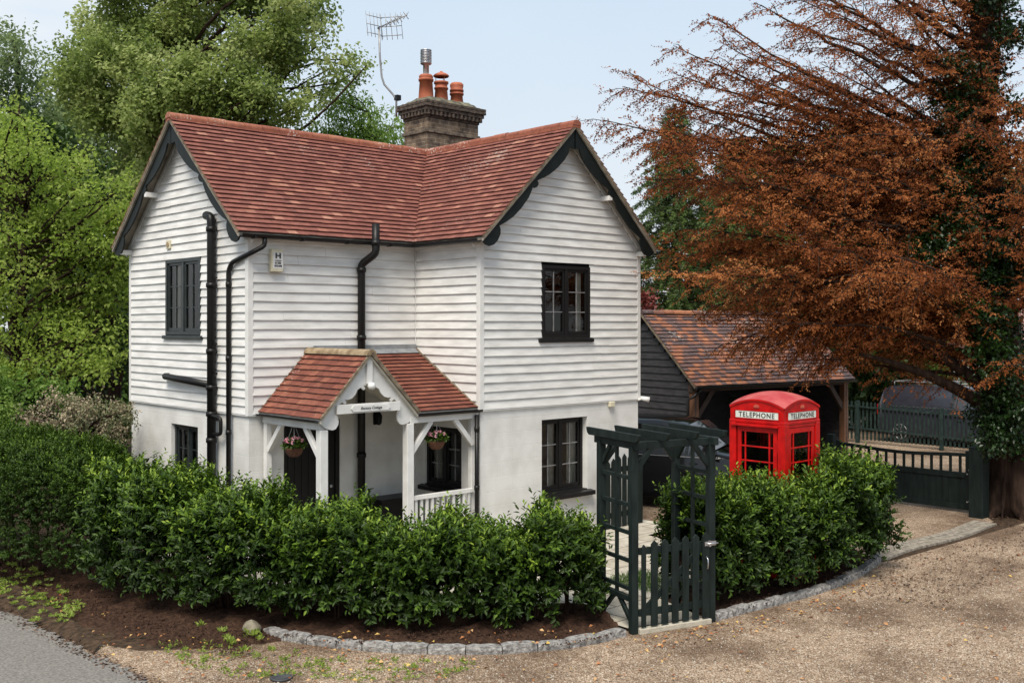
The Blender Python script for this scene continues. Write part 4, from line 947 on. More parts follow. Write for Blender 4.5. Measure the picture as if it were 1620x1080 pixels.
# rose arch with picket gate ------------------------------------------
FL = Vector((-1.50, -4.39, 0)); FR = Vector((-.46, -4.69, 0)); gd = (FR-FL).normalized(); gn = Vector((-gd.y, gd.x, 0)); BL = FL+gn*.70; BR = FR+gn*.70
arch = thing('garden_arch', 'dark green wooden arch with slatted top over the garden gate', 'arch', tuple(FL.lerp(BR, .5)))
for p in (FL, FR, BL, BR):
    mb = MB(); mb.beam(p+Vector((0, 0, -.02)), p+Vector((0, 0, 2.12)), .085, .085, up=gn); mb.build('post', M['green'], arch, bevel=.005)
mb = MB(); zt = 2.13
for a, b in ((FL, BL), (FR, BR)):      # side rails carrying the top
    mb.beam(a-gn*.12+Vector((0, 0, zt)), b+gn*.12+Vector((0, 0, zt)), .06, .09)
mb.build('side_beam', M['green'], arch, bevel=.006, split=True)
mb = MB()
for a, b in ((FL, FR), (BL, BR)): mb.beam(a+gd*.04+Vector((0, 0, zt-.005)), b-gd*.04+Vector((0, 0, zt-.005)), .055, .085)
mb.build('cross_beam', M['green'], arch, bevel=.006, split=True)
for k in range(4):
    q = FL-gd*.06+(FR-FL+gd*.12)*(k/3)
    mb = MB(); prf = [(-.22, .03), (-.20, -.02), (-.16, -.045), (.86, -.045), (.90, -.02), (.92, .03), (.92, .045), (-.22, .045)]
    mb.prism(prf, q+Vector((0, 0, 2.22))-gd*.022, gn, (0, 0, 1), gd*.044); mb.build('rafter', M['green'], arch, bevel=.004)
for a, b in ((FL, BL), (FR, BR)):
    mb = MB()
    for z in (1.87-.0, 1.56, 1.24, .92, .60): mb.beam(a+gn*.03+Vector((0, 0, z-.12)), b-gn*.03+Vector((0, 0, z-.12)), .035, .045)
    m_ = a.lerp(b, .5); mb.beam(m_+Vector((0, 0, .36)), m_+Vector((0, 0, 2.1)), .035, .04, up=gn)
    mb.beam(a+gn*.03+Vector((0, 0, .37)), b-gn*.03+Vector((0, 0, .37)), .06, .06)
    mb.beam(a+gn*.03+Vector((0, 0, .10)), a.lerp(b, .42)+Vector((0, 0, .35)), .04, .05); mb.beam(b-gn*.03+Vector((0, 0, .10)), a.lerp(b, .58)+Vector((0, 0, .35)), .04, .05)
    mb.build('side_trellis', M['green'], arch, bevel=.003)
mb = MB()
for a, b in ((FL, FR), (BL, BR)):
    mb.beam(a+gd*.03+Vector((0, 0, 1.84)), a+gd*.25+Vector((0, 0, 2.10)), .05, .06); mb.beam(b-gd*.03+Vector((0, 0, 1.84)), b-gd*.25+Vector((0, 0, 2.10)), .05, .06)
for a, b in ((FL, BL), (FR, BR)): mb.beam(b-gn*.03+Vector((0, 0, 1.86)), b-gn*.2+Vector((0, 0, 2.08)), .04, .05)
mb.build('brace', M['green'], arch, bevel=.004, split=True)
gate = thing('picket_gate', 'dark green picket gate closed between the front posts of the arch', 'gate', tuple(FL.lerp(FR, .5)))
g0 = FL+gd*.055-gn*.01; gl = (FR-FL).length-.11
npk = 7
for k in range(npk):
    c = g0+gd*(gl*(k+.35)/(npk-.3)); wk = .045 if k else .03
    if k == npk-1: wk = .05
    ht = 1.03+.035*k/npk if k else 1.0
    mb = MB(); mb.prism([(-wk, .06), (wk, .06), (wk, ht-.04), (0, ht), (-wk, ht-.04)], c-gn*.03, gd, (0, 0, 1), -gn*.02); mb.build('picket', M['green'], gate, bevel=.003, split=True)
mb = MB()
for z in (.22, .92): mb.beam(g0+Vector((0, 0, z))-gn*.012, g0+gd*gl+Vector((0, 0, z))-gn*.012, .035, .08)
mb.beam(g0+gd*.1+Vector((0, 0, .26))-gn*.012, g0+gd*(gl-.1)+Vector((0, 0, .88))-gn*.012, .03, .07); mb.build('gate_frame', M['green'], gate, bevel=.003, split=True)
mb = MB(); c = FR-gn*.06+Vector((0, 0, .93)); mb.beam(c-gd*.13, c+gd*.03, .02, .05); mb.tube([c-gd*.10-gn*.02, c+gd*.05-gn*.02], .009, 8); mb.beam(c-gd*.08-gn*.012, c-gd*.05-gn*.012, .02, .07); mb.build('latch', M['steel'], gate)
mb = MB(); c = FR-gd*.10-gn*.055+Vector((0, 0, .70)); mb.tube([c+Vector((0, 0, .08)), c-gn*.03+Vector((0, 0, .05)), c-gn*.035, c-gn*.03-Vector((0, 0, .05)), c-Vector((0, 0, .08))], .008, 8); mb.build('handle', M['steel'], gate)
mb = MB(); mb.beam(FL+gd*.04+Vector((0, 0, .015))-gn*.03, FR-gd*.04+Vector((0, 0, .015))-gn*.03, .1, .06); mb.build('doorstep', mat('pale_step_stone', (.36, .33, .26), (.48, .44, .36), rough=.9, bump=.4), None, label='pale stone step under the closed picket gate', cat='step', bevel=.006)
# second picket gate beside the cottage, seen through the arch
p0 = onz(958, 841); p1 = onz(1018, 829); g2d = (p1-p0).normalized(); g2n = Vector((-g2d.y, g2d.x, 0)); L2 = (p1-p0).length
pg = thing('picket_gate', 'dark picket gate standing by the cottage wall beyond the arch', 'gate', tuple(p0.lerp(p1, .5)))
n2 = 7
for k in range(n2):
    c = p0+g2d*(L2*(k+.5)/n2); ht = 1.28-.03*abs(k-3)
    mb = MB(); mb.prism([(-.05, .04), (.05, .04), (.05, ht-.06), (0, ht), (-.05, ht-.06)], c, g2d, (0, 0, 1), g2n*.02); mb.build('picket', M['green'], pg, split=True)
mb = MB()
for z in (.25, 1.02): mb.beam(p0+g2n*.03+Vector((0, 0, z)), p1+g2n*.03+Vector((0, 0, z)), .03, .09)
mb.build('rail', M['green'], pg, split=True)

# telephone box --------------------------------------------------------
TX, TY, TW = 1.70, -4.31, .90
tel = thing('telephone_box', 'red telephone box with domed roof standing behind the right hand hedge', 'telephone box', (TX+TW/2, TY+TW/2, 0))
cxk, cyk = TX+TW/2, TY+TW/2
def kface(mb, face, a, b, z0, z1, o0, o1):
    # a,b along face from left (-h..h), o out from the half-width plane
    h = TW/2
    rotv = {'W': lambda u, o, z: (cxk-h-o, cyk-u, z), 'S': lambda u, o, z: (cxk+u, cyk-h-o, z), 'E': lambda u, o, z: (cxk+h+o, cyk+u, z), 'N': lambda u, o, z: (cxk-u, cyk+h+o, z)}[face]
    P = [rotv(a, o0, z0), rotv(b, o1, z1)]; mb.box([min(P[0][i], P[1][i]) for i in range(3)], [max(P[0][i], P[1][i]) for i in range(3)])
h = TW/2; body = MB()
for sx in (-1, 1):
    for sy in (-1, 1):
        x = cxk+sx*(h-.055); y = cyk+sy*(h-.055); body.box((x-.055, y-.055, 0), (x+.055, y+.055, 2.14))
for fc in 'WSEN':
    kface(body, fc, -h+.11, h-.11, .02, .28, -.05, -.01)
    kface(body, fc, -h+.11, h-.11, 2.09, 2.14, -.05, -.01)
body.box((cxk-h+.02, cyk-h+.02, .0), (cxk+h-.02, cyk+h-.02, .06))
body.build('frame', M['red'], tel, bevel=.008)
fas = MB(); fas.box((cxk-h-.0, cyk-h-.0, 2.135), (cxk+h+.0, cyk+h+.0, 2.18))      # moulding
fas.build('moulding', M['red'], tel, bevel=.01)
# head block with segmental tops
top = MB(); hh0 = h-.012; zb0, zs, zm = 2.18, 2.36, 2.47; K = 16
def seg(u): return zs+(zm-zs)*(1-(u/hh0)**2)
for fc in 'WSEN':
    mp = {'W': lambda u, o, z: (cxk-hh0-o, cyk-u, z), 'S': lambda u, o, z: (cxk+u, cyk-hh0-o, z), 'E': lambda u, o, z: (cxk+hh0+o, cyk+u, z), 'N': lambda u, o, z: (cxk-u, cyk+hh0+o, z)}[fc]
    vs = []
    for i in range(K+1):
        u = -hh0+2*hh0*i/K; vs += [mp(u, 0, zb0), mp(u, 0, seg(u))]
    top.add(vs, [(2*i, 2*i+2, 2*i+3, 2*i+1) for i in range(K)])
    for i in range(K):   # raised rim following the arc
        u0 = -hh0+2*hh0*i/K; u1 = -hh0+2*hh0*(i+1)/K
        q = [mp(u0, .0, seg(u0)-.022), mp(u1, .0, seg(u1)-.022), mp(u1, .0, seg(u1)+.004), mp(u0, .0, seg(u0)+.004)]; p_ = [mp(u0, .016, seg(u0)-.022), mp(u1, .016, seg(u1)-.022), mp(u1, .016, seg(u1)+.004), mp(u0, .016, seg(u0)+.004)]
        top.add(q+p_, [(4, 5, 6, 7), (0, 4, 5, 1), (7, 6, 2, 3)])
    kface(top, fc, -.37, .37, 2.192, 2.202, -.02, .0); kface(top, fc, -.37, .37, 2.304, 2.314, -.02, .0)
    kface(top, fc, -.37, -.36, 2.202, 2.304, -.02, .0); kface(top, fc, .36, .37, 2.202, 2.304, -.02, .0)
top.build('canopy', M['red'], tel)
dome = MB(); G = 16; vs = []
for i in range(G+1):
    for k in range(G+1):
        u = -hh0-.016+2*(hh0+.016)*i/G; v = -hh0-.016+2*(hh0+.016)*k/G; a = 1-min(1, abs(u/(hh0+.016)))**2; b = 1-min(1, abs(v/(hh0+.016)))**2
        z = zs+.004+(zm-zs)*(a+b-a*b*.0) ; z = zs+.004+(zm-zs)*max(a, b)*.0+(zm-zs)*(a+b)*1.0-(zm-zs)*a*b*.15
        vs.append((cxk+u, cyk+v, z))
dome.smooth = True; dome.add(vs, [(i*(G+1)+k, (i+1)*(G+1)+k, (i+1)*(G+1)+k+1, i*(G+1)+k+1) for i in range(G) for k in range(G)])
dome.build('roof', M['redroof'], tel)
for fc in 'WSEN':
    s = MB(); kface(s, fc, -.345, .345, 2.206, 2.300, -.02, -.004); so_ = s.build('sign_panel', M['sign'], tel)
    if fc in 'WS':
        c = (cxk-h-.0-.001+.003, cyk, 2.250) if fc == 'W' else (cxk, cyk-h+.002, 2.250)
        put_text('lettering', 'TELEPHONE', .096, c, 'A' if fc == 'W' else 'D', M['ink'], so_, sx=1.0, bold=.0008, sp=1.16)
    cr = MB()   # small crown emblem
    kface(cr, fc, -.04, .04, 2.352, 2.360, -.014, .0); 
    for uu, zz in ((-.036, 2.385), (-.018, 2.394), (0, 2.40), (.018, 2.394), (.036, 2.385)): kface(cr, fc, uu-.008, uu+.008, 2.362, zz, -.014, -.001)
    cr.build('crown_emblem', M['gold'], tel)
    dr_ = MB()
    kface(dr_, fc, -h+.13, -h+.19, .28, 2.085, -.045, -.015); kface(dr_, fc, h-.19, h-.13, .28, 2.085, -.045, -.015)
    kface(dr_, fc, -h+.19, h-.19, 2.015, 2.085, -.045, -.016); kface(dr_, fc, -h+.19, h-.19, .28, .40, -.045, -.016)
    if fc == 'W':
        kface(dr_, fc, -.40, .36, 2.092, 2.12, -.03, .035); kface(dr_, fc, h-.125, h-.11, 1.75, 1.92, -.02, .0)
    n_r = 8
    for r_ in range(1, n_r): z = .40+(2.015-.40)*r_/n_r; kface(dr_, fc, -h+.19, h-.19, z-.010, z+.010, -.04, -.02)
    for uu in (-.195, .195): kface(dr_, fc, uu-.011, uu+.011, .40, 2.015, -.041, -.019)
    dpart = dr_.build('door' if fc == 'W' else 'glazed_side', M['red'], tel, bevel=.004)
    gp = MB(); kface(gp, fc, -h+.19, h-.19, .40, 2.015, -.033, -.031); gp.build('pane', M['glass'], dpart)
inn = MB(); inn.box((cxk+.1, cyk+.15, .95), (cxk+.33, cyk+.40, 1.75)); inn.box((cxk-.3, cyk+.33, 1.0), (cxk+.1, cyk+.40, 1.8)); inn.build('phone_unit', mat('phone_backboard', (.03, .028, .028), (.06, .055, .05), rough=.5), tel, bevel=.01)

# carport ---------------------------------------------------------------
cpo = Vector((7.77, 1.83, 0)); cpd = (Vector((13.22, 1.11, 0))-cpo); cpl = cpd.length; cpd.normalize(); cpn = Vector((-cpd.y, cpd.x, 0))
if cpn.y < 0: cpn = -cpn
car = thing('carport', 'black boarded carport with mixed red and purple tiled roof beyond the telephone box', 'carport', tuple(cpo+cpd*cpl/2))
ez, rz, hd = 2.15, 3.76, 1.75
def cp(u, v, z): return cpo+cpd*u+cpn*v+Vector((0, 0, z))
mb = MB(); slc = math.hypot(hd, rz-ez)
def crn(rs, u, r_):
    n = math.sin(u*2.1+r_*.35)+math.sin(u*.9-r_*.21+1.3); x = rs.random(); return min(1, max(0, .42+.16*n*.6+(x-.5)*.85))
V1 = cpn*hd+Vector((0, 0, rz-ez)); tiles(mb, cp(0, 0, ez), cpd, V1, slc, lambda s: (0, cpl), gauge=.118, rnd=crn, seed=21)
V2 = -cpn*hd+Vector((0, 0, rz-ez)); tiles(mb, cp(0, 2*hd, ez), cpd, V2, slc, lambda s: (0, cpl), gauge=.118, rnd=crn, seed=22)
mb.build('roof', M['ctile'], car)
mb = MB(); ridge(mb, cp(0, hd, rz), cp(cpl, hd, rz), r=.1); mb.build('ridge_tile', M['ctile'], car)
mb = MB(); T = Vector((0, 0, -.02)); T2 = Vector((0, 0, -.06)); slab([cp(.01, .02, ez), cp(cpl-.01, .02, ez), cp(cpl-.01, hd, rz), cp(.01, hd, rz)]); slab([cp(.01, 2*hd-.02, ez), cp(.01, hd, rz), cp(cpl-.01, hd, rz), cp(cpl-.01, 2*hd-.02, ez)]); mb.build('roof_deck', M['darkboard'], car)
mb = MB()
for u in (.02, cpl-.02):
    mb.beam(cp(u, 0, ez-.03), cp(u, hd, rz-.03), .04, .05); mb.beam(cp(u, 2*hd, ez-.03), cp(u, hd, rz-.03), .04, .05)
mb.build('verge_board', M['verge'], car, split=True)
mb = MB()
def capboards(u, out, inner=False):
    z = .0
    while z < rz-.1:
        z1 = z+.16
        lim = hd-.1 if z1 < ez-.1 else (rz-.12-z1)*hd/(rz-ez)
        if lim < .08: break
        a, b = hd-min(lim, hd-.12), hd+min(lim, hd-.12)
        mb.add([cp(u, a, z), cp(u+out*.03, a, z), cp(u+out*.006, a, z1+.01), cp(u, b, z), cp(u+out*.03, b, z), cp(u+out*.006, b, z1+.01), cp(u, a, z1+.01), cp(u, b, z1+.01)], [(1, 4, 5, 2), (0, 3, 4, 1), (0, 1, 2, 6), (3, 7, 5, 4), (0, 6, 7, 3)])
        z = z1
capboards(.14, -1); capboards(cpl-.14, -1)
z = 0
while z < ez: mb.add([cp(.15, 2*hd-.15, z), cp(cpl-.15, 2*hd-.15, z), cp(cpl-.15, 2*hd-.18, z), cp(.15, 2*hd-.18, z), cp(.15, 2*hd-.155, z+.17), cp(cpl-.15, 2*hd-.155, z+.17)], [(3, 2, 5, 4), (0, 1, 2, 3), (1, 0, 4, 5)]); z += .16
mb.build('boarding', M['darkboard'], car)
for u in (.16, cpl-.16):
    mb = MB(); mb.beam(cp(u, .2, -.02), cp(u, .2, ez), .15, .15, up=cpn); mb.build('post', M['timber'], car, bevel=.006)
mb = MB(); mb.beam(cp(.05, .2, ez-.02), cp(cpl-.05, .2, ez-.02), .14, .2)
mb.beam(cp(.22, .2, 1.45), cp(.75, .2, ez-.08), .07, .12); mb.beam(cp(cpl-.22, .2, 1.45), cp(cpl-.75, .2, ez-.08), .07, .12); mb.build('wall_plate', mat('dark_timber', (.03, .018, .012), (.06, .035, .025), rough=.8), car)
mb = MB(); gutter(mb, cp(-.02, -.05, ez-.0), cp(cpl+.02, -.05, ez-.0), .05); mb.build('gutter', M['black'], car); mb = MB(); mb.tube([cp(.12, -.05, ez-.05), cp(.0, .05, ez-.22), cp(-.12, .1, ez-.28), cp(-.12, .1, 0)], .035, 8); mb.build('downpipe', M['black'], car)
# floor of carport stays the driveway

# vehicles -----------------------------------------------------------
def vehicle(name, label, cat, pos, heading, Lc, Wc, Hc, prof_, belt, glassx, paint, wheels, rack=False, tail=None):
    """prof_: side outline (x from rear 0..1 to nose, z) of the upper edge; heading unit vec towards nose"""
    rt = thing(name, label, cat, tuple(pos)); hd_ = Vector((heading[0], heading[1], 0)).normalized(); sd = Vector((-hd_.y, hd_.x, 0)); pos = Vector(pos)
    def W_2(x, y, z): return pos+hd_*((x-.5)*Lc)+sd*y+Vector((0, 0, z))
    hw = Wc/2; secs = []
    for x, z in prof_:
        inset = .0 if z <= belt else (z-belt)/(Hc-belt)*.17
        e = .10 if x < .02 or x > .98 else (.04 if x < .05 or x > .95 else 0)
        secs.append([(x, -(hw-e), .22), (x, -(hw-e)-.015, .5), (x, -(hw-e), min(z-.05, belt)), (x, -(hw-e-inset-.03), z-.03), (x, -(hw-e-inset-.12), z), (x, 0, z+.025), (x, hw-e-inset-.12, z), (x, hw-e-inset-.03, z-.03), (x, hw-e, min(z-.05, belt)), (x, hw-e+.015, .5), (x, hw-e, .22)])
    mb = MB(); n = len(secs[0]); vs = [W_2(*q) for s in secs for q in s]; mb.smooth = True
    mb.add(vs, [(i*n+k, (i+1)*n+k, (i+1)*n+k+1, i*n+k+1) for i in range(len(secs)-1) for k in range(n-1)])
    mb.smooth = False; mb.add([W_2(*q) for q in secs[0]], [tuple(range(n))]); mb.add([W_2(*q) for q in secs[-1]], [tuple(range(n))[::-1]])
    mb.add([W_2(0, -hw+.1, .22), W_2(1, -hw+.1, .22), W_2(1, hw-.1, .22), W_2(0, hw-.1, .22)], [(0, 1, 2, 3)])
    body = mb.build('body', paint, rt)
    zi = lambda x: float(np.interp(x, [p[0] for p in prof_], [p[1] for p in prof_]))
    gm = mat(name+'_glass', (.02, .024, .028), rough=.04, spec=.9)
    for sgn in (-1, 1):
        for (a, b) in glassx:
            mb = MB(); K = 6; vs = []
            for i in range(K+1):
                x = a+(b-a)*i/K; zt_ = zi(x)-.09; zb_ = belt+.02; zt_ = max(zt_, zb_+.01)
                for z in (zb_, zt_):
                    ins = (z-belt)/(max(zi(x)-.03-belt, .05))*(.03+(zi(x)-belt)/(Hc-belt)*.17)
                    vs.append(W_2(x, sgn*(hw-ins+.006), z))
            mb.add(vs, [(2*i, 2*i+2, 2*i+3, 2*i+1) for i in range(K)]); mb.build('side_window', gm, rt)
    # windscreen: between the steep front section
    xs = [p for p in prof_ if p[0] > .5]
    for i in range(len(prof_)-1):
        (xa_, za_), (xb_, zb_) = prof_[i], prof_[i+1]
        if xa_ > .4 and za_-zb_ > .25 and zb_ < belt+.15:
            mb = MB(); o = .012
            mb.add([W_2(xa_+.02, -(hw-.27), za_-.03+o), W_2(xb_-.01, -(hw-.16), zb_+.05+o), W_2(xb_-.01, 0, zb_+.075+o), W_2(xb_-.01, hw-.16, zb_+.05+o), W_2(xa_+.02, hw-.27, za_-.03+o), W_2(xa_+.02, 0, za_+.0+o)], [(0, 1, 2, 5), (5, 2, 3, 4)]); mb.build('windscreen', gm, rt)
    for x in wheels:
        for sgn in (-1, 1):
            c = W_2(x, sgn*(hw-.11), .33); mb = MB(); mb.tube([c-sd*.11, c+sd*.11], .33, 28); wo = mb.build('wheel', M['rubber'], rt)
            mb = MB(); c2 = c+sd*sgn*.113; mb.tube([c2-sd*.004, c2+sd*.004], .07, 14)
            for k in range(5):
                an = k*2*math.pi/5; mb.beam(c2, c2+hd_*.21*math.cos(an)+Vector((0, 0, .21*math.sin(an))), .012, .05, up=sd)
            K = 24; mb.tube([c2+hd_*.215*math.cos(k*2*math.pi/K)+Vector((0, 0, .215*math.sin(k*2*math.pi/K))) for k in range(K+1)], .018, 6, cap=False); mb.build('rim', M['galv'], wo)
    mb = MB()
    for sgn in (-1, 1): mb.tube([W_2(.995, sgn*(hw-.25), .72), W_2(1.003, sgn*(hw-.25), .72)], .09, 14)
    mb.build('headlight', M['sign'], rt, split=True)
    mb = MB()
    for sgn in (-1, 1): c = W_2(.01, sgn*(hw-.12), .95); mb.beam(c-Vector((0, 0, .16)), c+Vector((0, 0, .16)), .09, .12, up=hd_)
    mb.build('tail_light', M['tail'], rt, bevel=.01, split=True)
    mb = MB()
    for sgn in (-1, 1):
        c = W_2(.68, sgn*(hw+.09), belt+.08); mb.beam(c-sd*.10, c+sd*.10, .08, .12)
        for xx in (.36, .58): c = W_2(xx, sgn*(hw+.016), belt-.12); mb.beam(c-hd_*.08, c+hd_*.08, .02, .025)
    mb.build('mirror', paint, rt, bevel=.02, split=True)
    mb = MB()
    for sgn in (-1, 1): mb.beam(W_2(.12, sgn*(hw+.004), belt-.0), W_2(.70, sgn*(hw+.004), belt-.0), .012, .016)
    mb.build('trim_strip', M['steel'], rt, split=True)
    if rack:
        mb = MB()
        for sgn in (-1, 1): mb.tube([W_2(.08, sgn*(hw-.25), Hc+.10), W_2(.62, sgn*(hw-.25), Hc+.10)], .018, 6)
        for xx in (.1, .27, .44, .6): mb.tube([W_2(xx, -(hw-.25), Hc+.10), W_2(xx, (hw-.25), Hc+.10)], .018, 6); mb.tube([W_2(xx, -(hw-.25), Hc-.02), W_2(xx, -(hw-.25), Hc+.1)], .014, 6); mb.tube([W_2(xx, (hw-.25), Hc-.02), W_2(xx, (hw-.25), Hc+.1)], .014, 6)
        mb.build('roof_rack', M['galv'], rt)
    return rt
suv = [(0, .75), (.0, .95), (.02, 1.1), (.05, 1.52), (.08, 1.62), (.2, 1.67), (.4, 1.68), (.52, 1.62), (.68, 1.10), (.8, 1.04), (.93, .95), (.98, .82), (1, .6)]
vehicle('parked_car', 'glossy black car parked beside the cottage, seen through the arch', 'car', (5.95, .55, 0), (.345, -.94), 4.2, 1.78, 1.68, suv, 1.02, [(.10, .30), (.32, .47), (.49, .62)], M['carblack'], (.19, .81))
van = [(0, .7), (0, 1.0), (.01, 1.35), (.03, 1.58), (.08, 1.66), (.3, 1.70), (.55, 1.68), (.64, 1.58), (.80, 1.08), (.9, 1.0), (.97, .88), (1, .6)]
vehicle('parked_van', 'grey blue van with a roof rack parked behind the green picket fence', 'van', (19.9, 1.35, 0), (-.03, -1), 4.6, 1.8, 1.70, van, 1.08, [(.50, .68)], M['vanpaint'], (.17, .80), rack=True)

# fences and driveway gate -------------------------------------------
def picket_fence(name, label, x, y0, y1, z0, h0, h1, posts, m=M['fence']):
    t = thing(name, label, 'fence', (x, (y0+y1)/2, 0)); n = int((y1-y0)/.125)
    mb = MB()
    for k in range(n+1):
        y = y0+.0625+k*.125
        if y > y1: break
        ht = h0+(h1-h0)*(y-y0)/(y1-y0); mb.prism([(-.03, z0), (.03, z0), (.03, ht-.04), (0, ht), (-.03, ht-.04)], (x+.03, y, 0), (0, 1, 0), (0, 0, 1), (.018, 0, 0))
    mb.build('picket', m, t, split=True)
    mb = MB()
    for dz in (.16, .80): mb.beam((x, y0, h0-.14-dz+.0), (x, y1, h1-.14-dz+.0), .05, .045) if False else mb.beam((x, y0, h0-dz+.0), (x, y1, h1-dz+.0), .05, .045)
    mb.build('rail', m, t, split=True)
    for y in posts: mb = MB(); ht = h0+(h1-h0)*(y-y0)/(y1-y0); mb.box((x-.06, y-.05, -.02), (x+.03, y+.05, ht+.02)); mb.build('post', m, t, bevel=.006)
    return t
picket_fence('picket_fence', 'dark green picket fence along the far side of the drive in front of the van', 18.1, -2.6, 5.4, .10, 1.06, 1.28, (-1.3, 1.19, 3.74))
gx_ = 8.9
dg_ = thing('driveway_gate', 'wide dark green driveway gate standing open with a boarded lower half', 'gate', (gx_, -2.4, 0))
y0g, y1g = -3.66, -.9
mb = MB(); npl = 22
for k in range(npl):
    y = y0g+.06+(y1g-y0g-.12)*k/npl; mb.box((gx_+.006, y+.002, .06), (gx_+.028, y+(y1g-y0g-.12)/npl-.002, .66))
mb.build('boarding', M['green'], dg_)
mb = MB(); mb.box((gx_-.02, y0g, .05), (gx_+.05, y0g+.09, 1.15)); mb.box((gx_-.02, y1g-.09, .05), (gx_+.05, y1g, 1.14)); mb.box((gx_-.022, y0g+.09, .64), (gx_+.048, y1g-.09, .74)); mb.box((gx_-.022, y0g+.09, .05), (gx_+.048, y1g-.09, .15)); mb.build('gate_frame', M['green'], dg_, bevel=.005, split=True)
ztop = lambda y: 1.10-.055*math.sin(max(0, min(1, (y-y0g-.1)/(y1g-y0g-.2)))*math.pi)**1.6
mb = MB(); K = 24; vs = []
for i in range(K+1):
    y = y0g+.09+(y1g-y0g-.18)*i/K; z = ztop(y); vs += [(gx_-.02, y, z-.06), (gx_+.05, y, z-.06), (gx_+.05, y, z), (gx_-.02, y, z)]
mb.add(vs, [(i*4+k, (i+1)*4+k, (i+1)*4+(k+1) % 4, i*4+(k+1) % 4) for i in range(K) for k in range(4)]); mb.build('top_rail', M['green'], dg_)
for k in range(14):
    y = y0g+.2+(y1g-y0g-.36)*k/13; mb = MB(); mb.box((gx_-.005, y-.022, .73), (gx_+.03, y+.022, ztop(y)-.05)); mb.build('spindle', M['green'], dg_)
mb = MB()
for z in (.22, .80): mb.beam((gx_-.03, y0g+.02, z), (gx_-.03, y0g-.16, z), .02, .03)
for z in (.2, .72): mb.lathe((gx_-.03, y0g+.05, z), [(0, -.02), (.02, 0), (0, .02)], 8)
mb.build('hinge', M['steel'], dg_, split=True)
gp_ = thing('gate_post', 'thick dark green post the open driveway gate hangs from', 'gate post', (8.62, -3.93, 0))
mb = MB(); mb.box((8.50, -4.05, -.02), (8.80, -3.80, 1.26)); mb.build('shaft', M['green'], gp_, bevel=.008)
mb = MB(); mb.add([(8.49, -4.06, 1.262), (8.81, -4.06, 1.262), (8.81, -3.79, 1.262), (8.49, -3.79, 1.262), (8.65, -3.925, 1.34)], [(3, 2, 1, 0), (0, 1, 4), (1, 2, 4), (2, 3, 4), (3, 0, 4)]); mb.build('cap', M['green'], gp_)
gp2 = tag(MB().box((8.86, -.84, -.02), (9.0, -.70, 1.25)).build('gate_post', M['green'], None, bevel=.006), 'slim dark green post behind the free end of the driveway gate', 'gate post')
# low picket fence behind post towards the tree
f2 = thing('low_fence', 'short run of low dark picket fence between the gate post and the old tree', 'fence', (12.2, -2.4, 0))
mb = MB()
for k in range(16):
    q = Vector((9.2, -3.75, 0)).lerp(Vector((13.5, -1.7, 0)), k/15); mb.prism([(-.05, .05), (.05, .05), (.05, .72), (0, .80), (-.05, .72)], q, (.9, .43, 0), (0, 0, 1), (.01, -.018, 0))
mb.build('picket', M['green'], f2, split=True)
mb = MB()
for z in (.22, .58): mb.beam((9.2, -3.74, z), (13.5, -1.69, z), .03, .08)
mb.build('rail', M['green'], f2, split=True)

# neighbouring house glimpsed beyond
nh = thing('neighbour_house', 'white rendered house with brown tiled roof glimpsed through the trees at right', 'house', tuple(dep(1520, 600, 48).xy)+(0,))
hc = dep(1520, 560, 48); mb = MB(); mb.box((hc.x-4, hc.y-3, 0), (hc.x+6, hc.y+4, 2.6)); mb.build('wall', M['render'], nh)
mb = MB(); mb.prism([(-3.4, 2.55), (4.4, 2.55), (.5, 4.6)], (hc.x-4.3, hc.y, 0), (0, 1, 0), (0, 0, 1), (10.6, 0, 0)); mb.build('roof', M['fartile'], nh)
mb = MB(); mb.box((hc.x-4.02, hc.y-1.5, 1.0), (hc.x-3.98, hc.y-.5, 2.0)); mb.box((hc.x-4.02, hc.y+1, 1.0), (hc.x-3.98, hc.y+2, 2.0)); mb.build('window', M['dark'], nh, split=True)

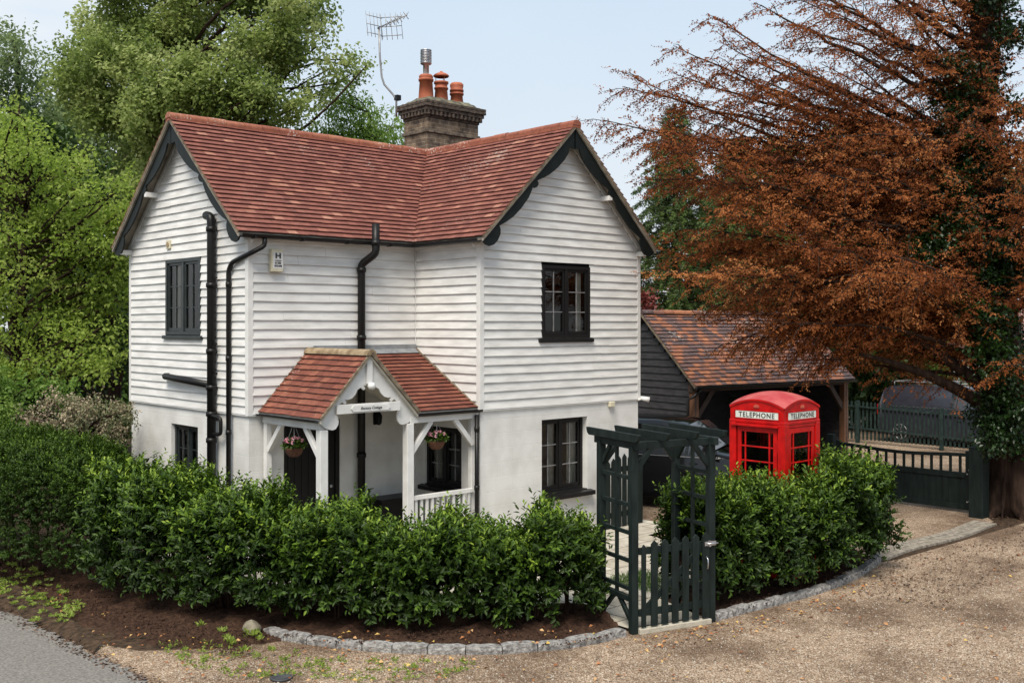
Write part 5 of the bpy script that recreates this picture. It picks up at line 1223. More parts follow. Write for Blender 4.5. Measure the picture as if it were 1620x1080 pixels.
# trees ------------------------------------------------------------------
def limb(mb, p0, p1, r0, r1, bend=.12, n=6, rng=RNG):
    p0 = np.array(p0, float); p1 = np.array(p1, float); L_ = np.linalg.norm(p1-p0); o = rng.normal(0, 1, 3)*L_*bend; pts = []
    for i in range(n+1):
        t = i/n; pts.append(Vector(p0*(1-t)+p1*t+o*math.sin(t*math.pi)*.5+rng.normal(0, .012, 3)*L_*(0 if i in (0, n) else 1)+np.array([0, 0, L_*.06*math.sin(t*math.pi)])))
    mb.tube(pts, [r0+(r1-r0)*i/n for i in range(n+1)], 7, cap=False); return pts
def tree(name, label, base, top, tr0, lobes, m, leafL, leafW, twigs, nleaf, tint=.35, flat=.6, cl=.35, bark=None, cat='tree', group=None, hang=0, seed=1, tintvar=.12, limbs=True, hole=0, outv=.5):
    """lobes: list of (center, radius(s), weight)"""
    rng = np.random.default_rng(seed); base = Vector(base); top = Vector(top)
    root = thing(name, label, cat, tuple(base), group)
    mb = MB(); tp = limb(mb, base-Vector((0, 0, .1)), top, tr0, tr0*.35, .05, 9, rng)
    Ps = []; Ts = []; Cs = []
    for li, (c, r, wgt) in enumerate(lobes):
        c = np.array(c, float); r = np.array(r if hasattr(r, '__len__') else (r, r, r*flat), float)
        k = int(twigs*wgt); v = rng.normal(size=(k, 3)); v /= np.linalg.norm(v, axis=1, keepdims=True); rad = rng.uniform(0, 1, k)**.38
        tw = c+v*rad[:, None]*r*(1+.25*np.sin(v[:, :1]*7+li)+.2*np.sin(v[:, 2:3]*9+li*2))
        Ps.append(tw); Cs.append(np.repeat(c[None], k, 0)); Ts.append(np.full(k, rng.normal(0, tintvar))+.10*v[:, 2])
        if limbs:
            j = min(range(len(tp)), key=lambda q: abs(tp[q].z-(c[2]-np.linalg.norm(c[:2]-np.array(tp[q].xy))*.5)))
            dist = np.linalg.norm(c-np.array(tp[j])); r0 = max(.02, tr0*.24*min(1, .35+dist*.08)); lp_ = limb(mb, tp[j], c, min(r0, tr0*.5), .018, .12, 6, rng)
            for q in range(min(9, k//8)):
                limb(mb, lp_[rng.integers(3, 7)], tw[rng.integers(0, k)], .014, .004, .15, 3, rng)
    TW = np.concatenate(Ps); TT = np.concatenate(Ts); CC = np.concatenate(Cs); K = len(TW)
    outd = unit(TW-CC+1e-6); drn = unit(outd*outv+rng.normal(0, .7, (K, 3))*np.array([1, 1, .5])+np.array([0, 0, -hang]))
    t = rng.uniform(0, 1, (K, nleaf)); P = TW[:, None, :]+drn[:, None, :]*(t*cl)[..., None]+rng.normal(0, cl*.22, (K, nleaf, 3))
    P = P.reshape(-1, 3); D = np.repeat(drn, nleaf, 0)*.5+rng.normal(0, .7, (len(P), 3))+np.array([0, 0, -.25-hang*.6]); D = unit(D)
    N = unit(rng.normal(0, .55, (len(P), 3))+np.array([0, 0, 1.0])); Ll = leafL*rng.uniform(.6, 1.25, len(P))
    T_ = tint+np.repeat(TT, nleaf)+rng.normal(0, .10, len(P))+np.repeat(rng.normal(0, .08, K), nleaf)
    leaves('crown', P, D, N, Ll, Ll*leafW, m, T_, root)
    mb.build('trunk', bark or M['bark'], root); return root
def lob(pts, D, rr, rng, dj=1.0):
    return [(dep(u, v, D+rng.uniform(-dj, dj)), r*rr*D/F, (r/40)**2) for u, v, r in pts]
rr_ = random.Random(5)
def scatter(rs, n, poly, rmin, rmax):
    xs = [p[0] for p in poly]; ys = [p[1] for p in poly]; o = []
    def inside(x, y):
        c = False; j = len(poly)-1
        for i in range(len(poly)):
            if (poly[i][1] > y) != (poly[j][1] > y) and x < (poly[j][0]-poly[i][0])*(y-poly[i][1])/(poly[j][1]-poly[i][1])+poly[i][0]: c = not c
            j = i
        return c
    while len(o) < n:
        x = rs.uniform(min(xs), max(xs)); y = rs.uniform(min(ys), max(ys))
        if inside(x, y): o.append((x, y, rs.uniform(rmin, rmax)))
    return o
def gz_(u, D): q = dep(u, 600, D); return Vector((q.x, q.y, 0))
# big lime tree behind the cottage
LD = 30
pts = scatter(rr_, 66, [(140, -60), (470, -60), (495, 30), (470, 110), (450, 170), (430, 230), (400, 260), (250, 330), (180, 300), (200, 210), (130, 190), (110, 120), (160, 60)], 18, 36)
pts += [(120, 100, 30), (118, 130, 26), (150, 40, 30), (175, 90, 36), (130, 160, 26), (555, 118, 12), (545, 95, 12), (505, 10, 18), (455, 10, 24), (540, 130, 12), (430, 70, 26), (400, 130, 30), (520, 110, 12), (560, 108, 10), (580, 104, 8), (290, -10, 28), (270, 30, 26), (320, 25, 28), (350, 0, 28), (240, 10, 26), (500, 75, 14), (515, 45, 14), (505, 150, 16), (470, 170, 22)]
fpts = scatter(rr_, 16, [(190, 60), (430, 50), (430, 190), (420, 230), (260, 180), (200, 200)], 16, 28)
rnp = np.random.default_rng(3)
tree('lime_tree', 'tall spreading green tree rising behind the left end of the cottage roof', gz_(290, LD), dep(300, -40, LD), .38, lob(pts, LD, 1.0, rnp, 2.2)+lob(fpts, LD-2.6, 1.0, rnp, .6), M['lime'], .12, .8, 100, 19, flat=.8, cl=.5, seed=31, tintvar=.17, tint=.55)
# airy willow far left
pts = [(15, 90, 34), (45, 110, 30), (30, 150, 36), (0, 130, 34), (60, 160, 26), (20, 190, 40), (70, 200, 30), (-20, 80, 40), (-10, 200, 50), (35, 70, 20), (110, 200, 34), (90, 235, 36), (140, 230, 30)]
tree('willow_tree', 'airy grey green tree in the far background at the upper left edge', gz_(20, 40), dep(20, 60, 40), .25, lob(pts, 40, 1.0, rnp, 1.5), M['willow'], .20, .5, 56, 13, cl=.7, seed=32, tint=.45, flat=1.1)
# bright green shrub-tree behind ridge, near chimney
pts = scatter(rr_, 16, [(520, 200), (560, 165), (600, 175), (640, 195), (645, 235), (600, 260), (500, 260)], 18, 30)+[(545, 150, 16), (560, 170, 20), (525, 160, 18)]
tree('willow_tree', 'fresh green feathery tree behind the roof just left of the chimney', gz_(585, 33), dep(585, 180, 33), .16, lob(pts, 33, 1.0, rnp, 1), M['fresh'], .16, .35, 90, 14, cl=.55, hang=.5, seed=33, tint=.5, flat=1.2)
# bright maple at left
MD = 23
pts = scatter(rr_, 170, [(-60, 220), (30, 190), (80, 250), (130, 230), (150, 290), (200, 300), (190, 420), (205, 480), (190, 560), (150, 600), (-60, 600)], 9, 18)
pts += [(20, 190, 14), (45, 205, 12), (20, 235, 16), (190, 290, 12), (200, 330, 12), (110, 260, 14), (10, 175, 9), (30, 165, 8)]
tree('maple_tree', 'bright green young tree with layered foliage to the left of the cottage', gz_(12, MD), dep(40, 300, MD), .17, lob(pts, MD, 1.0, rnp, 1.6), M['maple'], .10, .7, 85, 12, cl=.45, flat=.4, seed=34, tint=.5)
pts = scatter(rr_, 50, [(60, 330), (200, 330), (205, 500), (60, 560)], 9, 17)
tree('maple_tree', 'slender green young tree with a leaning stem close to the cottage wall', gz_(105, MD+1), dep(150, 400, MD+1), .07, lob(pts, MD+1, 1.0, rnp, 1.0), M['maple'], .10, .75, 170, 12, cl=.36, flat=.5, seed=35, tint=.42)
# dark wood masses behind (left)
def dark(label, u, D, poly, n, rmin, rmax, seed, m='wood', tint=.4, twigs=34, L_=.26, top=None, group=None, nl=13):
    pts = scatter(rr_, n, poly, rmin, rmax)
    ty = min(p[1] for p in pts); return tree('woodland_tree', label, gz_(u, D), dep(u, max(ty, 150) if top is None else top, D), .22, lob(pts, D, 1.0, rnp, 1.5), M[m], L_, .7, twigs, nl, cl=.55, seed=seed, tint=tint, flat=.8)
dark('dark woodland tree filling the gap left of the cottage gable', 200, 38, [(150, 230), (300, 200), (300, 640), (130, 640)], 22, 30, 50, 41, tint=.45, twigs=52)
dark('dark woodland tree at the far left behind the bright young tree', 20, 36, [(-90, 250), (150, 230), (140, 660), (-90, 660)], 30, 34, 56, 42, tint=.4, twigs=55)
dark('mid green tree crown between the willow and the lime tree', 130, 44, [(60, 190), (220, 170), (230, 330), (60, 330)], 18, 30, 44, 43, m='willow', tint=.35, twigs=55)
dark('low dark evergreen growing at the far corner behind the cottage', 175, 27, [(60, 440), (215, 430), (215, 660), (40, 660)], 20, 22, 36, 44, tint=.35, L_=.16, twigs=52)
# variegated shrub and understorey at left
def shrub(name, label, pts, D, m, L_, W2, twigs, nl, tint, seed, cl=.2, flat=.9):
    u = sum(p[0] for p in pts)/len(pts); return tree(name, label, gz_(u, D), dep(u, max(p[1] for p in pts), D), .05, lob(pts, D, 1.0, rnp, .7), M[m], L_, W2, twigs, nl, cl=cl, seed=seed, tint=tint, flat=flat, cat='shrub')
shrub('variegated_shrub', 'shrub with pale pinkish leaves behind the clipped hedge near the cottage', scatter(rr_, 16, [(40, 650), (70, 625), (150, 625), (190, 650), (200, 690), (60, 700)], 16, 26), 17.5, 'pinkleaf', .06, .5, 120, 10, .55, 51, cl=.14)
shrub('green_shrub', 'bright green rounded shrub between the trees and the pinkish shrub', scatter(rr_, 14, [(-40, 600), (60, 590), (110, 620), (30, 680), (-40, 690)], 20, 30), 19.5, 'fresh', .09, .6, 70, 10, .35, 52)
shrub('green_shrub', 'dark green shrub tucked against the foot of the left gable wall', scatter(rr_, 8, [(160, 640), (207, 630), (207, 720), (170, 720)], 14, 22), 19.0, 'privet', .07, .6, 90, 10, .4, 53)
# conifer behind right gable
rngc = np.random.default_rng(61)
def conifer(name, label, u0, D, ztop_v, hw_px, seed, m='spruce', lo_v=620):
    rng = np.random.default_rng(seed); b = gz_(u0, D); tz = dep(u0, ztop_v, D).z; root = thing(name, label, 'tree', tuple(b)); mb = MB()
    mb.tube([b, b+Vector((0, 0, tz))], [.22, .02], 8, cap=False); Rm = hw_px*D/F; SB = []; SD = []; SL = []
    nb = int(tz*26)
    for i in range(nb):
        z = tz*(.08+.92*(i/nb)); an = i*2.4+rng.uniform(-.3, .3); L_ = Rm*min(1, ((tz-z)/tz*1.9)**.8)*rng.uniform(.7, 1.15)+.15
        d = np.array([math.cos(an), math.sin(an), 0]); K = 8; pts = [np.array([b.x, b.y, z])+d*L_*t+np.array([0, 0, .12*L_*math.sin(t*2.6)-.30*L_*t*t]) for t in np.linspace(0, 1, K)]
        mb.tube([Vector(p) for p in pts], [.022*(1-t*.85) for t in np.linspace(0, 1, K)], 5, cap=False)
        ns = int(L_*30)
        for q in range(ns):
            t = rng.uniform(.15, 1)*(K-1); i0 = min(int(t), K-2); p = pts[i0]*(1-(t-i0))+pts[i0+1]*(t-i0); sd = np.array([-d[1], d[0], 0])*(1 if q % 2 else -1)
            SB.append(p); SD.append(sd*rng.uniform(.3, 1)+d*.5+np.array([0, 0, -rng.uniform(.3, 1.2)])); SL.append(rng.uniform(.2, .45)*(1-.4*t/(K-1)))
    SB = np.array(SB); SD = np.array(SD); SL = np.array(SL); P, D_, N, Ll, W, T_ = shoots(SB, SD, SL, 9, .12, .26, rng.normal(.35, .12, len(SB)), spread=.7, tiptint=.3)
    leaves('crown', P, D_, N, Ll, W, M[m], T_, root); mb.build('trunk', M['bark'], root); return root
conifer('spruce_tree', 'dark green spruce with drooping sprays directly behind the right gable', 1068, 30, 165, 95, 61)
conifer('spruce_tree', 'dark green spruce half hidden by the bronze branches, second from the gable', 1165, 32, 215, 105, 62)
# dark woods behind carport and right
dark('dark tree behind the carport roof under the bronze branches', 1290, 34, [(1150, 260), (1430, 240), (1440, 600), (1150, 540)], 30, 36, 56, 71, tint=.4, twigs=55)
dark('very dark evergreen beside the right end of the carport', 1380, 36, [(1335, 430), (1420, 420), (1425, 650), (1345, 650)], 12, 26, 38, 72, tint=.2, twigs=70, L_=.22)
dark('yellow green bushy tree behind the van', 1470, 37, [(1400, 575), (1500, 565), (1530, 610), (1510, 640), (1400, 640)], 12, 20, 30, 73, m='fresh', tint=.45, L_=.16, twigs=90)
dark('dark background tree at the right edge behind the old trunk', 1640, 34, [(1560, 250), (1760, 200), (1760, 700), (1600, 700), (1590, 500)], 30, 34, 52, 74, tint=.3, twigs=50)
dark('dark bare looking tree crown high at the right above the drive', 1440, 40, [(1330, 300), (1520, 260), (1540, 500), (1330, 520)], 14, 30, 44, 75, tint=.25, twigs=28)
tree('copper_shrub', 'small reddish leaved tree just right of the gable above the carport ridge', gz_(1022, 27), dep(1022, 470, 27), .05, lob([(1018, 465, 12), (1026, 480, 14), (1020, 490, 10)], 27, 1, rnp, .3), leafmat('copper_leaf', [(0, (.10, .02, .02)), (1, (.32, .08, .06))]), .10, .7, 220, 8, cl=.2, cat='shrub', seed=76)
# the old bronze conifer -------------------------------------------------
TD = 19.6; TB = gz_(1597, TD); root = thing('bronze_conifer', 'huge old tree at right with rust brown needles reaching out over the carport', 'tree', tuple(TB))
rng = np.random.default_rng(88); mb = MB()
tpts = [dep(1600, 800, TD), dep(1596, 720, TD), dep(1590, 600, TD), dep(1580, 450, TD), dep(1565, 300, TD), dep(1555, 150, TD), dep(1550, 0, TD), dep(1548, -200, TD)]
tpts[0].z = -.1; mb.tube(tpts, [.50, .36, .33, .29, .25, .21, .17, .10], 16)
for a in range(7):   # root flare
    an = a*.9+.3; mb.tube([Vector((TB.x+.16*math.cos(an), TB.y+.16*math.sin(an), 1.3)), Vector((TB.x+.27*math.cos(an), TB.y+.27*math.sin(an), .6)), Vector((TB.x+.42*math.cos(an), TB.y+.42*math.sin(an), .15)), Vector((TB.x+.7*math.cos(an), TB.y+.7*math.sin(an), -.08))], [.19, .19, .16, .05], 8, cap=False)
SB, SD, SL, ST = [], [], [], []
def bough(sv, su, sD, tu, tv, tD, arch_, dens=1.0, tn=.45, bare=.0, r0=.07, sub=.75, green=False):
    p0 = np.array(dep(su, sv, sD)); p3 = np.array(dep(tu, tv, tD)); Lb = np.linalg.norm(p3-p0); K = 16; c = (p0+p3)/2+np.array([0, 0, arch_*Lb])+rng.normal(0, .04, 3)*Lb
    T = np.linspace(0, 1, K); pts = [p0*(1-t)**2+2*c*t*(1-t)+p3*t*t+rng.normal(0, .012, 3)*Lb*(t*(1-t))*2 for t in T]
    mb.tube([Vector(p) for p in pts], [r0*(1-t)**.9+.005 for t in T], 6, cap=False)
    s = bare*Lb; k = 0
    while s < Lb:
        f_ = s/Lb; i0 = min(int(f_*(K-1)), K-2); fr = f_*(K-1)-i0; p = pts[i0]*(1-fr)+pts[i0+1]*fr; d = pts[i0+1]-pts[i0]; d /= np.linalg.norm(d)
        sd = np.cross(d, np.array([0, 0, 1.])); sd /= np.linalg.norm(sd)+1e-9; sgn = 1 if k % 2 else -1
        ln = (sub*(.35+.65*math.sin(min(1, .2+f_*.8)*math.pi*.9))*rng.uniform(.45, 1.5)+.12)
        dr = d*rng.uniform(.6, 1.1)+sd*sgn*rng.uniform(.35, .9)+np.array([0, 0, rng.uniform(-1.0, .35)]); dr /= np.linalg.norm(dr)
        q1 = p+dr*ln*.55+np.array([0, 0, .02]); q2 = p+dr*ln+np.array([0, 0, -.08*ln]); mb.tube([Vector(p), Vector(q1), Vector(q2)], [.012*(1-f_*.5), .007, .003], 4, cap=False)
        m_ = max(2, int(ln*15*dens))
        for j in range(m_):
            t = (j+rng.uniform(0, 1))/m_; b_ = p+dr*ln*t; s2 = np.cross(dr, np.array([0, 0, 1.])); s2 /= np.linalg.norm(s2)+1e-9
            SB.append(b_); SD.append(dr*.7+s2*(1 if j % 2 else -1)*rng.uniform(.4, 1)+np.array([0, 0, rng.uniform(-.8, .15)])); SL.append(rng.uniform(.10, .24)); ST.append(tn+rng.normal(0, .10))
        s += rng.uniform(.10, .17)/max(dens, .4)*.9; k += 1
# hand-placed silhouettes: (start v,u) -> tip
tips = [(955, 190, 18.0, 330), (985, 137, 18.5, 300), (1010, 128, 18.5, 290), (1065, 72, 18.6, 260), (1062, 115, 18.0, 250), (1125, 25, 18.8, 200), (1142, 68, 18.3, 220), (1195, 5, 18.5, 160), (1250, -40, 18.5, 120), (1310, -60, 18.5, 60), (1380, -90, 18.5, 20), (1450, -120, 19, -20)]
for (u, v, D, sv) in tips:
    bough(sv+rng.uniform(-20, 50), 1570-(sv > 250)*0, TD-.15, u, v, D, rng.uniform(-.06, .06), 1.0, .40, bare=.12, r0=.06)
    bough(sv+20, 1572, TD, u+60+rng.uniform(-20, 20), v+38+rng.uniform(-10, 20), D+rng.uniform(-1, 1.2), rng.uniform(-.10, .12), 1.0, .42, bare=.12, r0=.05)
for i in range(43):   # dense lower mass
    t = rng.uniform(0, 1); u = rng.uniform(1000, 1330); v = 215+(u-1000)*-.1+rng.uniform(0, 330); v = min(v, 505+max(0, (u-1130))*.25)
    if u < 1060 and v > 460: v = rng.uniform(300, 440)
    if u < 1110 and v > 290: u += 70
    bough(min(600, v*.65+215+rng.uniform(-50, 70)), 1580, TD, u, v, rng.uniform(17.0, 21.5), rng.uniform(-.08, .12), 1.0, .55+rng.normal(0, .22), bare=.10, r0=.05, sub=.8)
for i in range(32):   # nearer, shorter boughs in the middle and over the trunk
    u = rng.uniform(1230, 1560); v = rng.uniform(80, 560); bough(min(600, v+rng.uniform(20, 120)), 1585, TD, u, v, rng.uniform(16.5, 20.5), rng.uniform(-.03, .09), .8, .5+rng.normal(0, .22), bare=.2, r0=.04, sub=.65)
for i in range(22):   # upper crown
    u = rng.uniform(1180, 1600); v = rng.uniform(-60, 190); bough(v+rng.uniform(110, 240), 1575, TD, u, v, rng.uniform(17.5, 21), rng.uniform(-.05, .08), .9, .5+rng.normal(0, .18), bare=.15, r0=.04, sub=.6)
for i in range(16):   # right-hand side
    u = rng.uniform(1600, 1720); v = rng.uniform(150, 600); bough(min(600, v+rng.uniform(20, 120)), 1590, TD, u, v, rng.uniform(16.5, 19.0), rng.uniform(0, .06), 1.0, .5+rng.normal(0, .1), bare=.1, r0=.035, sub=.6)
for (u, v, D) in [(1135, 560, 19.5), (1165, 560, 19.2), (1190, 575, 19.0), (1240, 590, 19.2), (1262, 560, 19.0), (1310, 585, 19.1), (1150, 520, 19.4), (1180, 545, 19.2), (1215, 560, 19.1), (1225, 530, 19.3), (1260, 600, 19.0), (1290, 560, 19.2), (1330, 555, 19.2), (1160, 500, 19.6), (1205, 510, 19.0), (1245, 540, 18.8), (1110, 500, 19.8), (1090, 450, 19.5), (1055, 420, 19.0), (1040, 395, 18.7)]:
    bough(430+rng.uniform(0, 60), 1582, TD, u, v-12, D, .10, 1.0, .6, bare=.15, r0=.04, sub=.55)
SB = np.array(SB); SD = np.array(SD); SL = np.array(SL); ST = np.array(ST)
P, D_, N, Ll, W, T_ = shoots(SB, SD, SL, 7, .052, .5, ST, spread=.8, tiptint=.12)
leaves('crown', P, D_, N, Ll, W, M['bronze'], T_, root, fold=.15)
# low bare limb seen against the light, and bare twigs hanging
for (a, b, c_) in [((1585, 660), (1490, 590), (1360, 560)), ((1585, 640), (1500, 560), (1420, 520)), ((1590, 480), (1480, 420), (1430, 250)), ((1585, 560), (1450, 480), (1330, 470))]:
    P_ = [np.array(dep(*q, D)) for q, D in ((a, TD), (b, TD-.3), (c_, TD-.8))]; T = np.linspace(0, 1, 14)
    mb.tube([Vector(P_[0]*(1-t)**2+2*P_[1]*t*(1-t)+P_[2]*t*t) for t in T], [.13*(1-t)+.03 for t in T], 8, cap=False)
mb.build('trunk', M['bark'], root)
ivp = [(1575, 560, 30), (1590, 620, 30), (1575, 660, 26), (1600, 690, 26), (1570, 500, 32), (1600, 440, 34), (1560, 600, 24), (1612, 560, 30), (1565, 700, 18)]+[(1560, 30, 36), (1530, 90, 38), (1560, 160, 38), (1520, 200, 36), (1545, 260, 38), (1500, 300, 34), (1560, 340, 38), (1480, 380, 30), (1530, 400, 36), (1580, 230, 30), (1495, 140, 30)]+scatter(random.Random(9), 44, [(1500, -20), (1620, -20), (1660, 300), (1650, 720), (1560, 730), (1540, 560), (1470, 480), (1440, 330), (1480, 150)], 22, 38)
iv = tree('ivy', 'dark green ivy smothering the trunk and lower limbs of the bronze tree', gz_(1585, TD-.6), dep(1585, 500, TD-.45), .02, [(c, r, w_) for c, r, w_ in lob(ivp, TD-.25, .9, rnp, .8)+lob([(1575, 640, 26), (1600, 600, 30), (1572, 590, 24), (1585, 680, 24), (1610, 650, 26), (1568, 545, 26)], TD-.7, .9, rnp, .2)], M['ivy'], .075, .8, 80, 12, cl=.26, seed=90, tint=.34, cat='climber', limbs=False)

# small things ---------------------------------------------------------
def basket(loc):
    t = thing('hanging_basket', 'hanging basket of pink flowers in the left side of the porch', 'hanging basket', loc, 'flower baskets hanging in the porch')
    x, y, z = loc; mb = MB(); mb.lathe((x, y, z), [(.0, -.13), (.06, -.125), (.11, -.08), (.135, -.01), (.14, .0), (.13, 0), (.12, -.02), (0, -.03)], 20); mb.build('basket', M['basket'], t)
    mb = MB()
    for k in range(3): an = k*2.1; mb.tube([(x+.14*math.cos(an), y+.14*math.sin(an), z), (x, y, z+.36)], .004, 5)
    mb.build('chain', M['galv'], t, split=True)
    rg_ = np.random.default_rng(5); n = 420; v = unit(rg_.normal(size=(n, 3))); v[:, 2] = np.abs(v[:, 2])*.8-.15; P = np.array(loc)+v*rg_.uniform(.06, .17, (n, 1))+np.array([0, 0, .03])
    leaves('foliage', P, v+rg_.normal(0, .4, (n, 3)), unit(rg_.normal(size=(n, 3))+[0, 0, 1]), np.full(n, .05), np.full(n, .03), M['privet'], rg_.uniform(.3, .8, n), t)
    n = 200; c = np.repeat(unit(rg_.normal(size=(22, 3)))*[.13, .13, .06], 9, 0)[:n]; n = len(c); c[:, 2] = np.abs(c[:, 2])+.08; P = np.array(loc)+c
    leaves('flowers', P, rg_.normal(size=(n, 3))+[0, 0, .3], unit(rg_.normal(size=(n, 3))), np.full(n, .032), np.full(n, .03), M['petal'], rg_.uniform(0, 1, n), t); return t
b1 = tuple(onx(465, 708, PL)); bk1 = basket(b1)
b2 = bk1.copy(); COL.objects.link(b2); b2.location = tuple(ony(690, 697, PY)); b2['label'] = 'hanging basket of pink flowers in front of the porch window'
for ch in list(bk1.children): c = ch.copy(); COL.objects.link(c); c.parent = b2
bn = thing('log_box', 'low dark wooden box seat against the wall inside the porch', 'bench', (-.75, 1.35, .03))
mb = MB(); mb.box((-1.0, 1.2, .72), (-.3, C_-.03, .76)); mb.build('lid', M['black'], bn, bevel=.005)
mb = MB(); mb.box((-.96, 1.24, .03), (-.34, C_-.05, .72)); mb.build('box_body', M['black'], bn)
rc = onz(402, 998, .04); mb = MB()
for i in range(13):
    for k in range(20):
        pass
def rock(name, label, c, r, seed, m):
    rs = np.random.default_rng(seed); mb = MB(); n1, n2_ = 12, 18; vs = []; ph = rs.uniform(0, 6, 6)
    for i in range(n1+1):
        for k in range(n2_):
            th = math.pi*i/n1; an = 2*math.pi*k/n2_; q = 1+.10*math.sin(2*an+ph[0])+.08*math.sin(3*th+ph[1])+.05*math.sin(5*an+ph[2])*math.sin(th)
            vs.append((c[0]+r[0]*q*math.sin(th)*math.cos(an), c[1]+r[1]*q*math.sin(th)*math.sin(an), c[2]+r[2]*q*math.cos(th)))
    mb.smooth = True; mb.add(vs, [(i*n2_+k, i*n2_+(k+1) % n2_, (i+1)*n2_+(k+1) % n2_, (i+1)*n2_+k) for i in range(n1) for k in range(n2_)])
    return mb.build(name, m, None, label=label, cat='stone')
rock('boulder', 'rounded brown boulder at the left end of the granite kerb', (rc.x, rc.y+.05, .07), (.10, .13, .085), 4, M['rock'])
dc = onz(445, 1071); mb = MB(); mb.tube([(dc.x, dc.y, -.01), (dc.x, dc.y, .012)], .11, 24); mb.tube([(dc.x, dc.y, .012), (dc.x, dc.y, .018)], .085, 24)
mb.build('drain_cover', mat('cast_iron', (.03, .03, .035), (.06, .06, .065), rough=.7), None, label='small round dark iron cover in the weedy gravel before the kerb', cat='drain cover')
# scatter helpers
def flat_scatter(name, P, L0, L1, wr, m, label, cat=None, seed=1, tilt=.35, lo=0, hi=1):
    rs = np.random.default_rng(seed); n = len(P); a = rs.uniform(0, 6.28, n); D = np.stack([np.cos(a), np.sin(a), rs.normal(0, tilt*.5, n)], 1); N = unit(np.c_[rs.normal(0, tilt, (n, 2)), np.ones(n)]); Ln = rs.uniform(L0, L1, n)
    return leaves(name, P, D, N, Ln, Ln*wr, m, rs.uniform(lo, hi, n), kind='stuff', label=label, cat=cat or name)
def zone(poly_px, n, z, seed, onground=True):
    rs = random.Random(seed); return np.array([tuple(onz(u, v, z)) for u, v, _ in scatter(rs, n, poly_px, 1, 2)])
P1 = np.concatenate([zone([(0, 890), (110, 905), (240, 1000), (420, 1010), (760, 1040), (700, 1078), (260, 1078), (60, 985)], 200, .03, 1), zone([(420, 1020), (1000, 1015), (1390, 900), (1620, 840), (1620, 1075), (420, 1078)], 150, .01, 2), zone([(1000, 1010), (1240, 965), (1390, 905), (1400, 930), (1250, 990), (1020, 1030)], 160, .008, 3), zone([(450, 1000), (990, 985), (980, 1005), (900, 1018), (520, 1015)], 60, .09, 4)])
flat_scatter('fallen_leaves', P1, .03, .065, .65, M['fallen'], 'fallen orange and brown leaves scattered over soil and gravel', 'leaves', 5)
P2 = np.concatenate([zone([(0, 955), (60, 985), (160, 1030), (260, 1079), (215, 1079), (110, 1030), (0, 975)], 350, .012, 14), zone([(0, 870), (180, 900), (230, 940), (40, 960), (0, 950)], 500, .04, 11), zone([(1380, 895), (1440, 880), (1620, 835), (1620, 900), (1480, 960), (1350, 940)], 900, .004, 12), zone([(1550, 790), (1620, 780), (1620, 835), (1570, 830)], 400, .004, 13)])
flat_scatter('leaf_litter', P2, .02, .05, .6, leafmat('brown_litter', [(0, (.035, .018, .012)), (.6, (.10, .05, .03)), (1, (.2, .12, .07))], trans=.05), 'brown leaf litter drifted under the hedge and the old tree', 'leaf litter', 6)
def tufts(name, poly, n, k, Lr, m, label, seed, wr=.12, z=.03, lo=.2, up=1.2):
    rs = np.random.default_rng(seed); c = zone(poly, n, z, seed); P = np.repeat(c, k, 0)+np.c_[rs.normal(0, .022, (n*k, 2)), np.zeros(n*k)]; D = unit(np.c_[rs.normal(0, .7, (n*k, 2)), np.full(n*k, up)]); Ln = rs.uniform(*Lr, n*k)
    return leaves(name, P, D, unit(rs.normal(size=(n*k, 3))+[0, 0, .5]), Ln, Ln*wr, m, rs.uniform(lo, 1, n*k), kind='stuff', label=label, cat='weeds')
wd1 = [(0, 885), (50, 895), (100, 930), (140, 960), (110, 985), (60, 985), (0, 945)]
tufts('weeds', wd1, 90, 8, (.03, .07), M['maple'], 'low green weeds along the verge at the lower left', 21, wr=.6, z=.06, up=.4)
tufts('weeds', [(230, 1010), (420, 1020), (560, 1040), (760, 1045), (700, 1075), (430, 1078), (300, 1060)], 170, 10, (.02, .05), M['maple'], 'sparse weeds growing in the gravel in front of the kerb', 22, wr=.45, z=.01, up=.5, lo=0)
tufts('weeds', [(300, 985), (400, 990), (440, 1030), (380, 1030)], 12, 14, (.04, .08), M['maple'], 'few seedlings in the bare soil left of the kerb', 23, wr=.4, z=.05)
lw = np.random.default_rng(24); n = 9000; t = lw.uniform(0, 1, n); A1 = np.array([(-4.2, 1.0), (-4.0, -.1), (-3.5, -1.05), (-2.85, -1.9), (-2.1, -2.65), (-1.75, -3.0)]); tt = np.linspace(0, 1, 6); w2 = lw.uniform(-.05, .42, n)
GP = np.c_[np.interp(t, tt, A1[:, 0])+w2*.75, np.interp(t, tt, A1[:, 1])+w2*.65, np.full(n, .07)]
GP2 = np.c_[lw.uniform(-.15, .75, 2500), lw.uniform(-3.7, -2.6, 2500), np.full(2500, .03)]; GP = np.r_[GP, GP2]; n = len(GP)
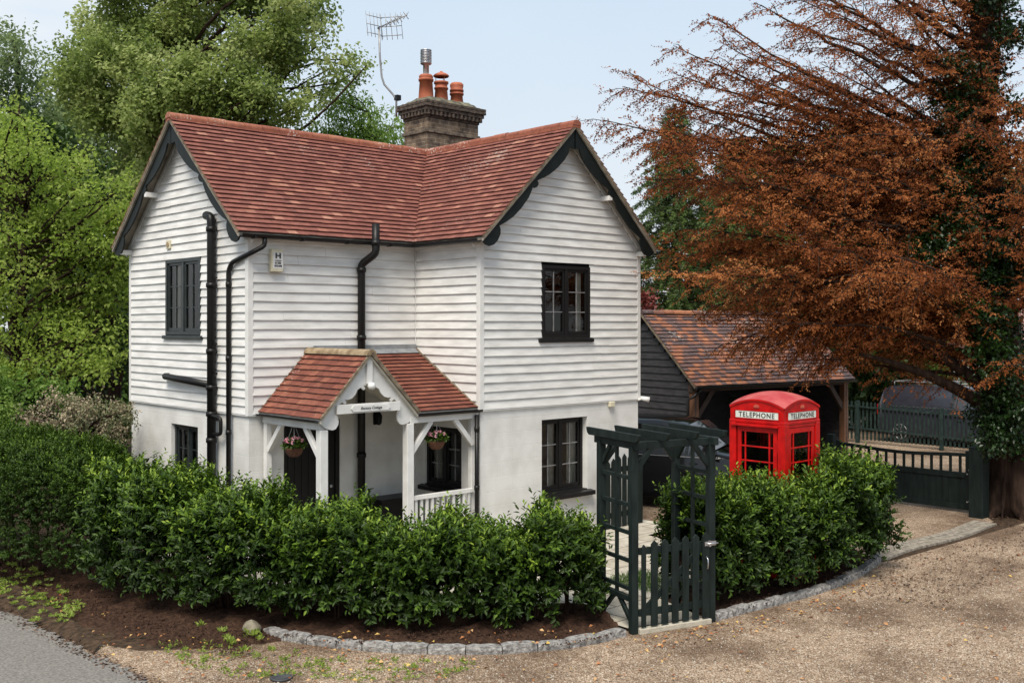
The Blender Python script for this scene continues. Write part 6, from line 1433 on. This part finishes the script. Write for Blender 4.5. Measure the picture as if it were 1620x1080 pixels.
leaves('grass', GP, np.c_[lw.normal(0, .4, (n, 2)), np.ones(n)], unit(lw.normal(size=(n, 3))), lw.uniform(.04, .09, n), np.full(n, .006), M['grass'], lw.uniform(0, 1, n), kind='stuff', label='short green grass strip behind the laurel hedge', cat='grass')
# loose stones in the gravel
rs = np.random.default_rng(30); P3 = zone([(300, 1040), (1000, 1020), (1200, 985), (1400, 905), (1620, 850), (1620, 1079), (250, 1079)], 6500, 0, 31); mbp = MB(); 
for p in P3:
    s = float(rs.uniform(.005, .013)); a = rs.uniform(0, 6.28); mbp.cur = float(rs.uniform(0, 1)); ca_, sa_ = math.cos(a)*s, math.sin(a)*s; x, y, z = p; z = -.010
    mbp.add([(x+ca_, y+sa_, z), (x-sa_*.8, y+ca_*.8, z), (x-ca_, y-sa_, z), (x+sa_*.8, y-ca_*.8, z), (x+ca_*.3, y+sa_*.3, z+s*.9)], [(0, 1, 4), (1, 2, 4), (2, 3, 4), (3, 0, 4)])
mbp.build('loose_stones', M['pebble'], None, label='loose pale and brown stones lying on the gravel forecourt', cat='stones', kind='stuff')
P4 = np.concatenate([zone([(110, 905), (240, 945), (420, 985), (420, 1010), (380, 1035), (250, 1015), (110, 950)], 1500, .05, 33), zone([(430, 1000), (980, 990), (960, 1005), (900, 1018), (520, 1015)], 700, .075, 34), zone([(1150, 955), (1380, 890), (1370, 905), (1180, 962)], 300, .065, 35)]); mbp = MB()
for p in P4:
    s_ = float(rs.uniform(.006, .02)); a = rs.uniform(0, 6.28); ca_, sa_ = math.cos(a)*s_, math.sin(a)*s_; x, y, z = p; z -= .012
    mbp.add([(x+ca_, y+sa_, z), (x-sa_*.8, y+ca_*.8, z), (x-ca_, y-sa_, z), (x+sa_*.8, y-ca_*.8, z), (x+ca_*.3, y+sa_*.3, z+s_*1.1)], [(0, 1, 4), (1, 2, 4), (2, 3, 4), (3, 0, 4)])
mbp.build('soil_clods', M['soil'], None, label='loose crumbs and clods of dark soil on the beds', cat='soil', kind='stuff')
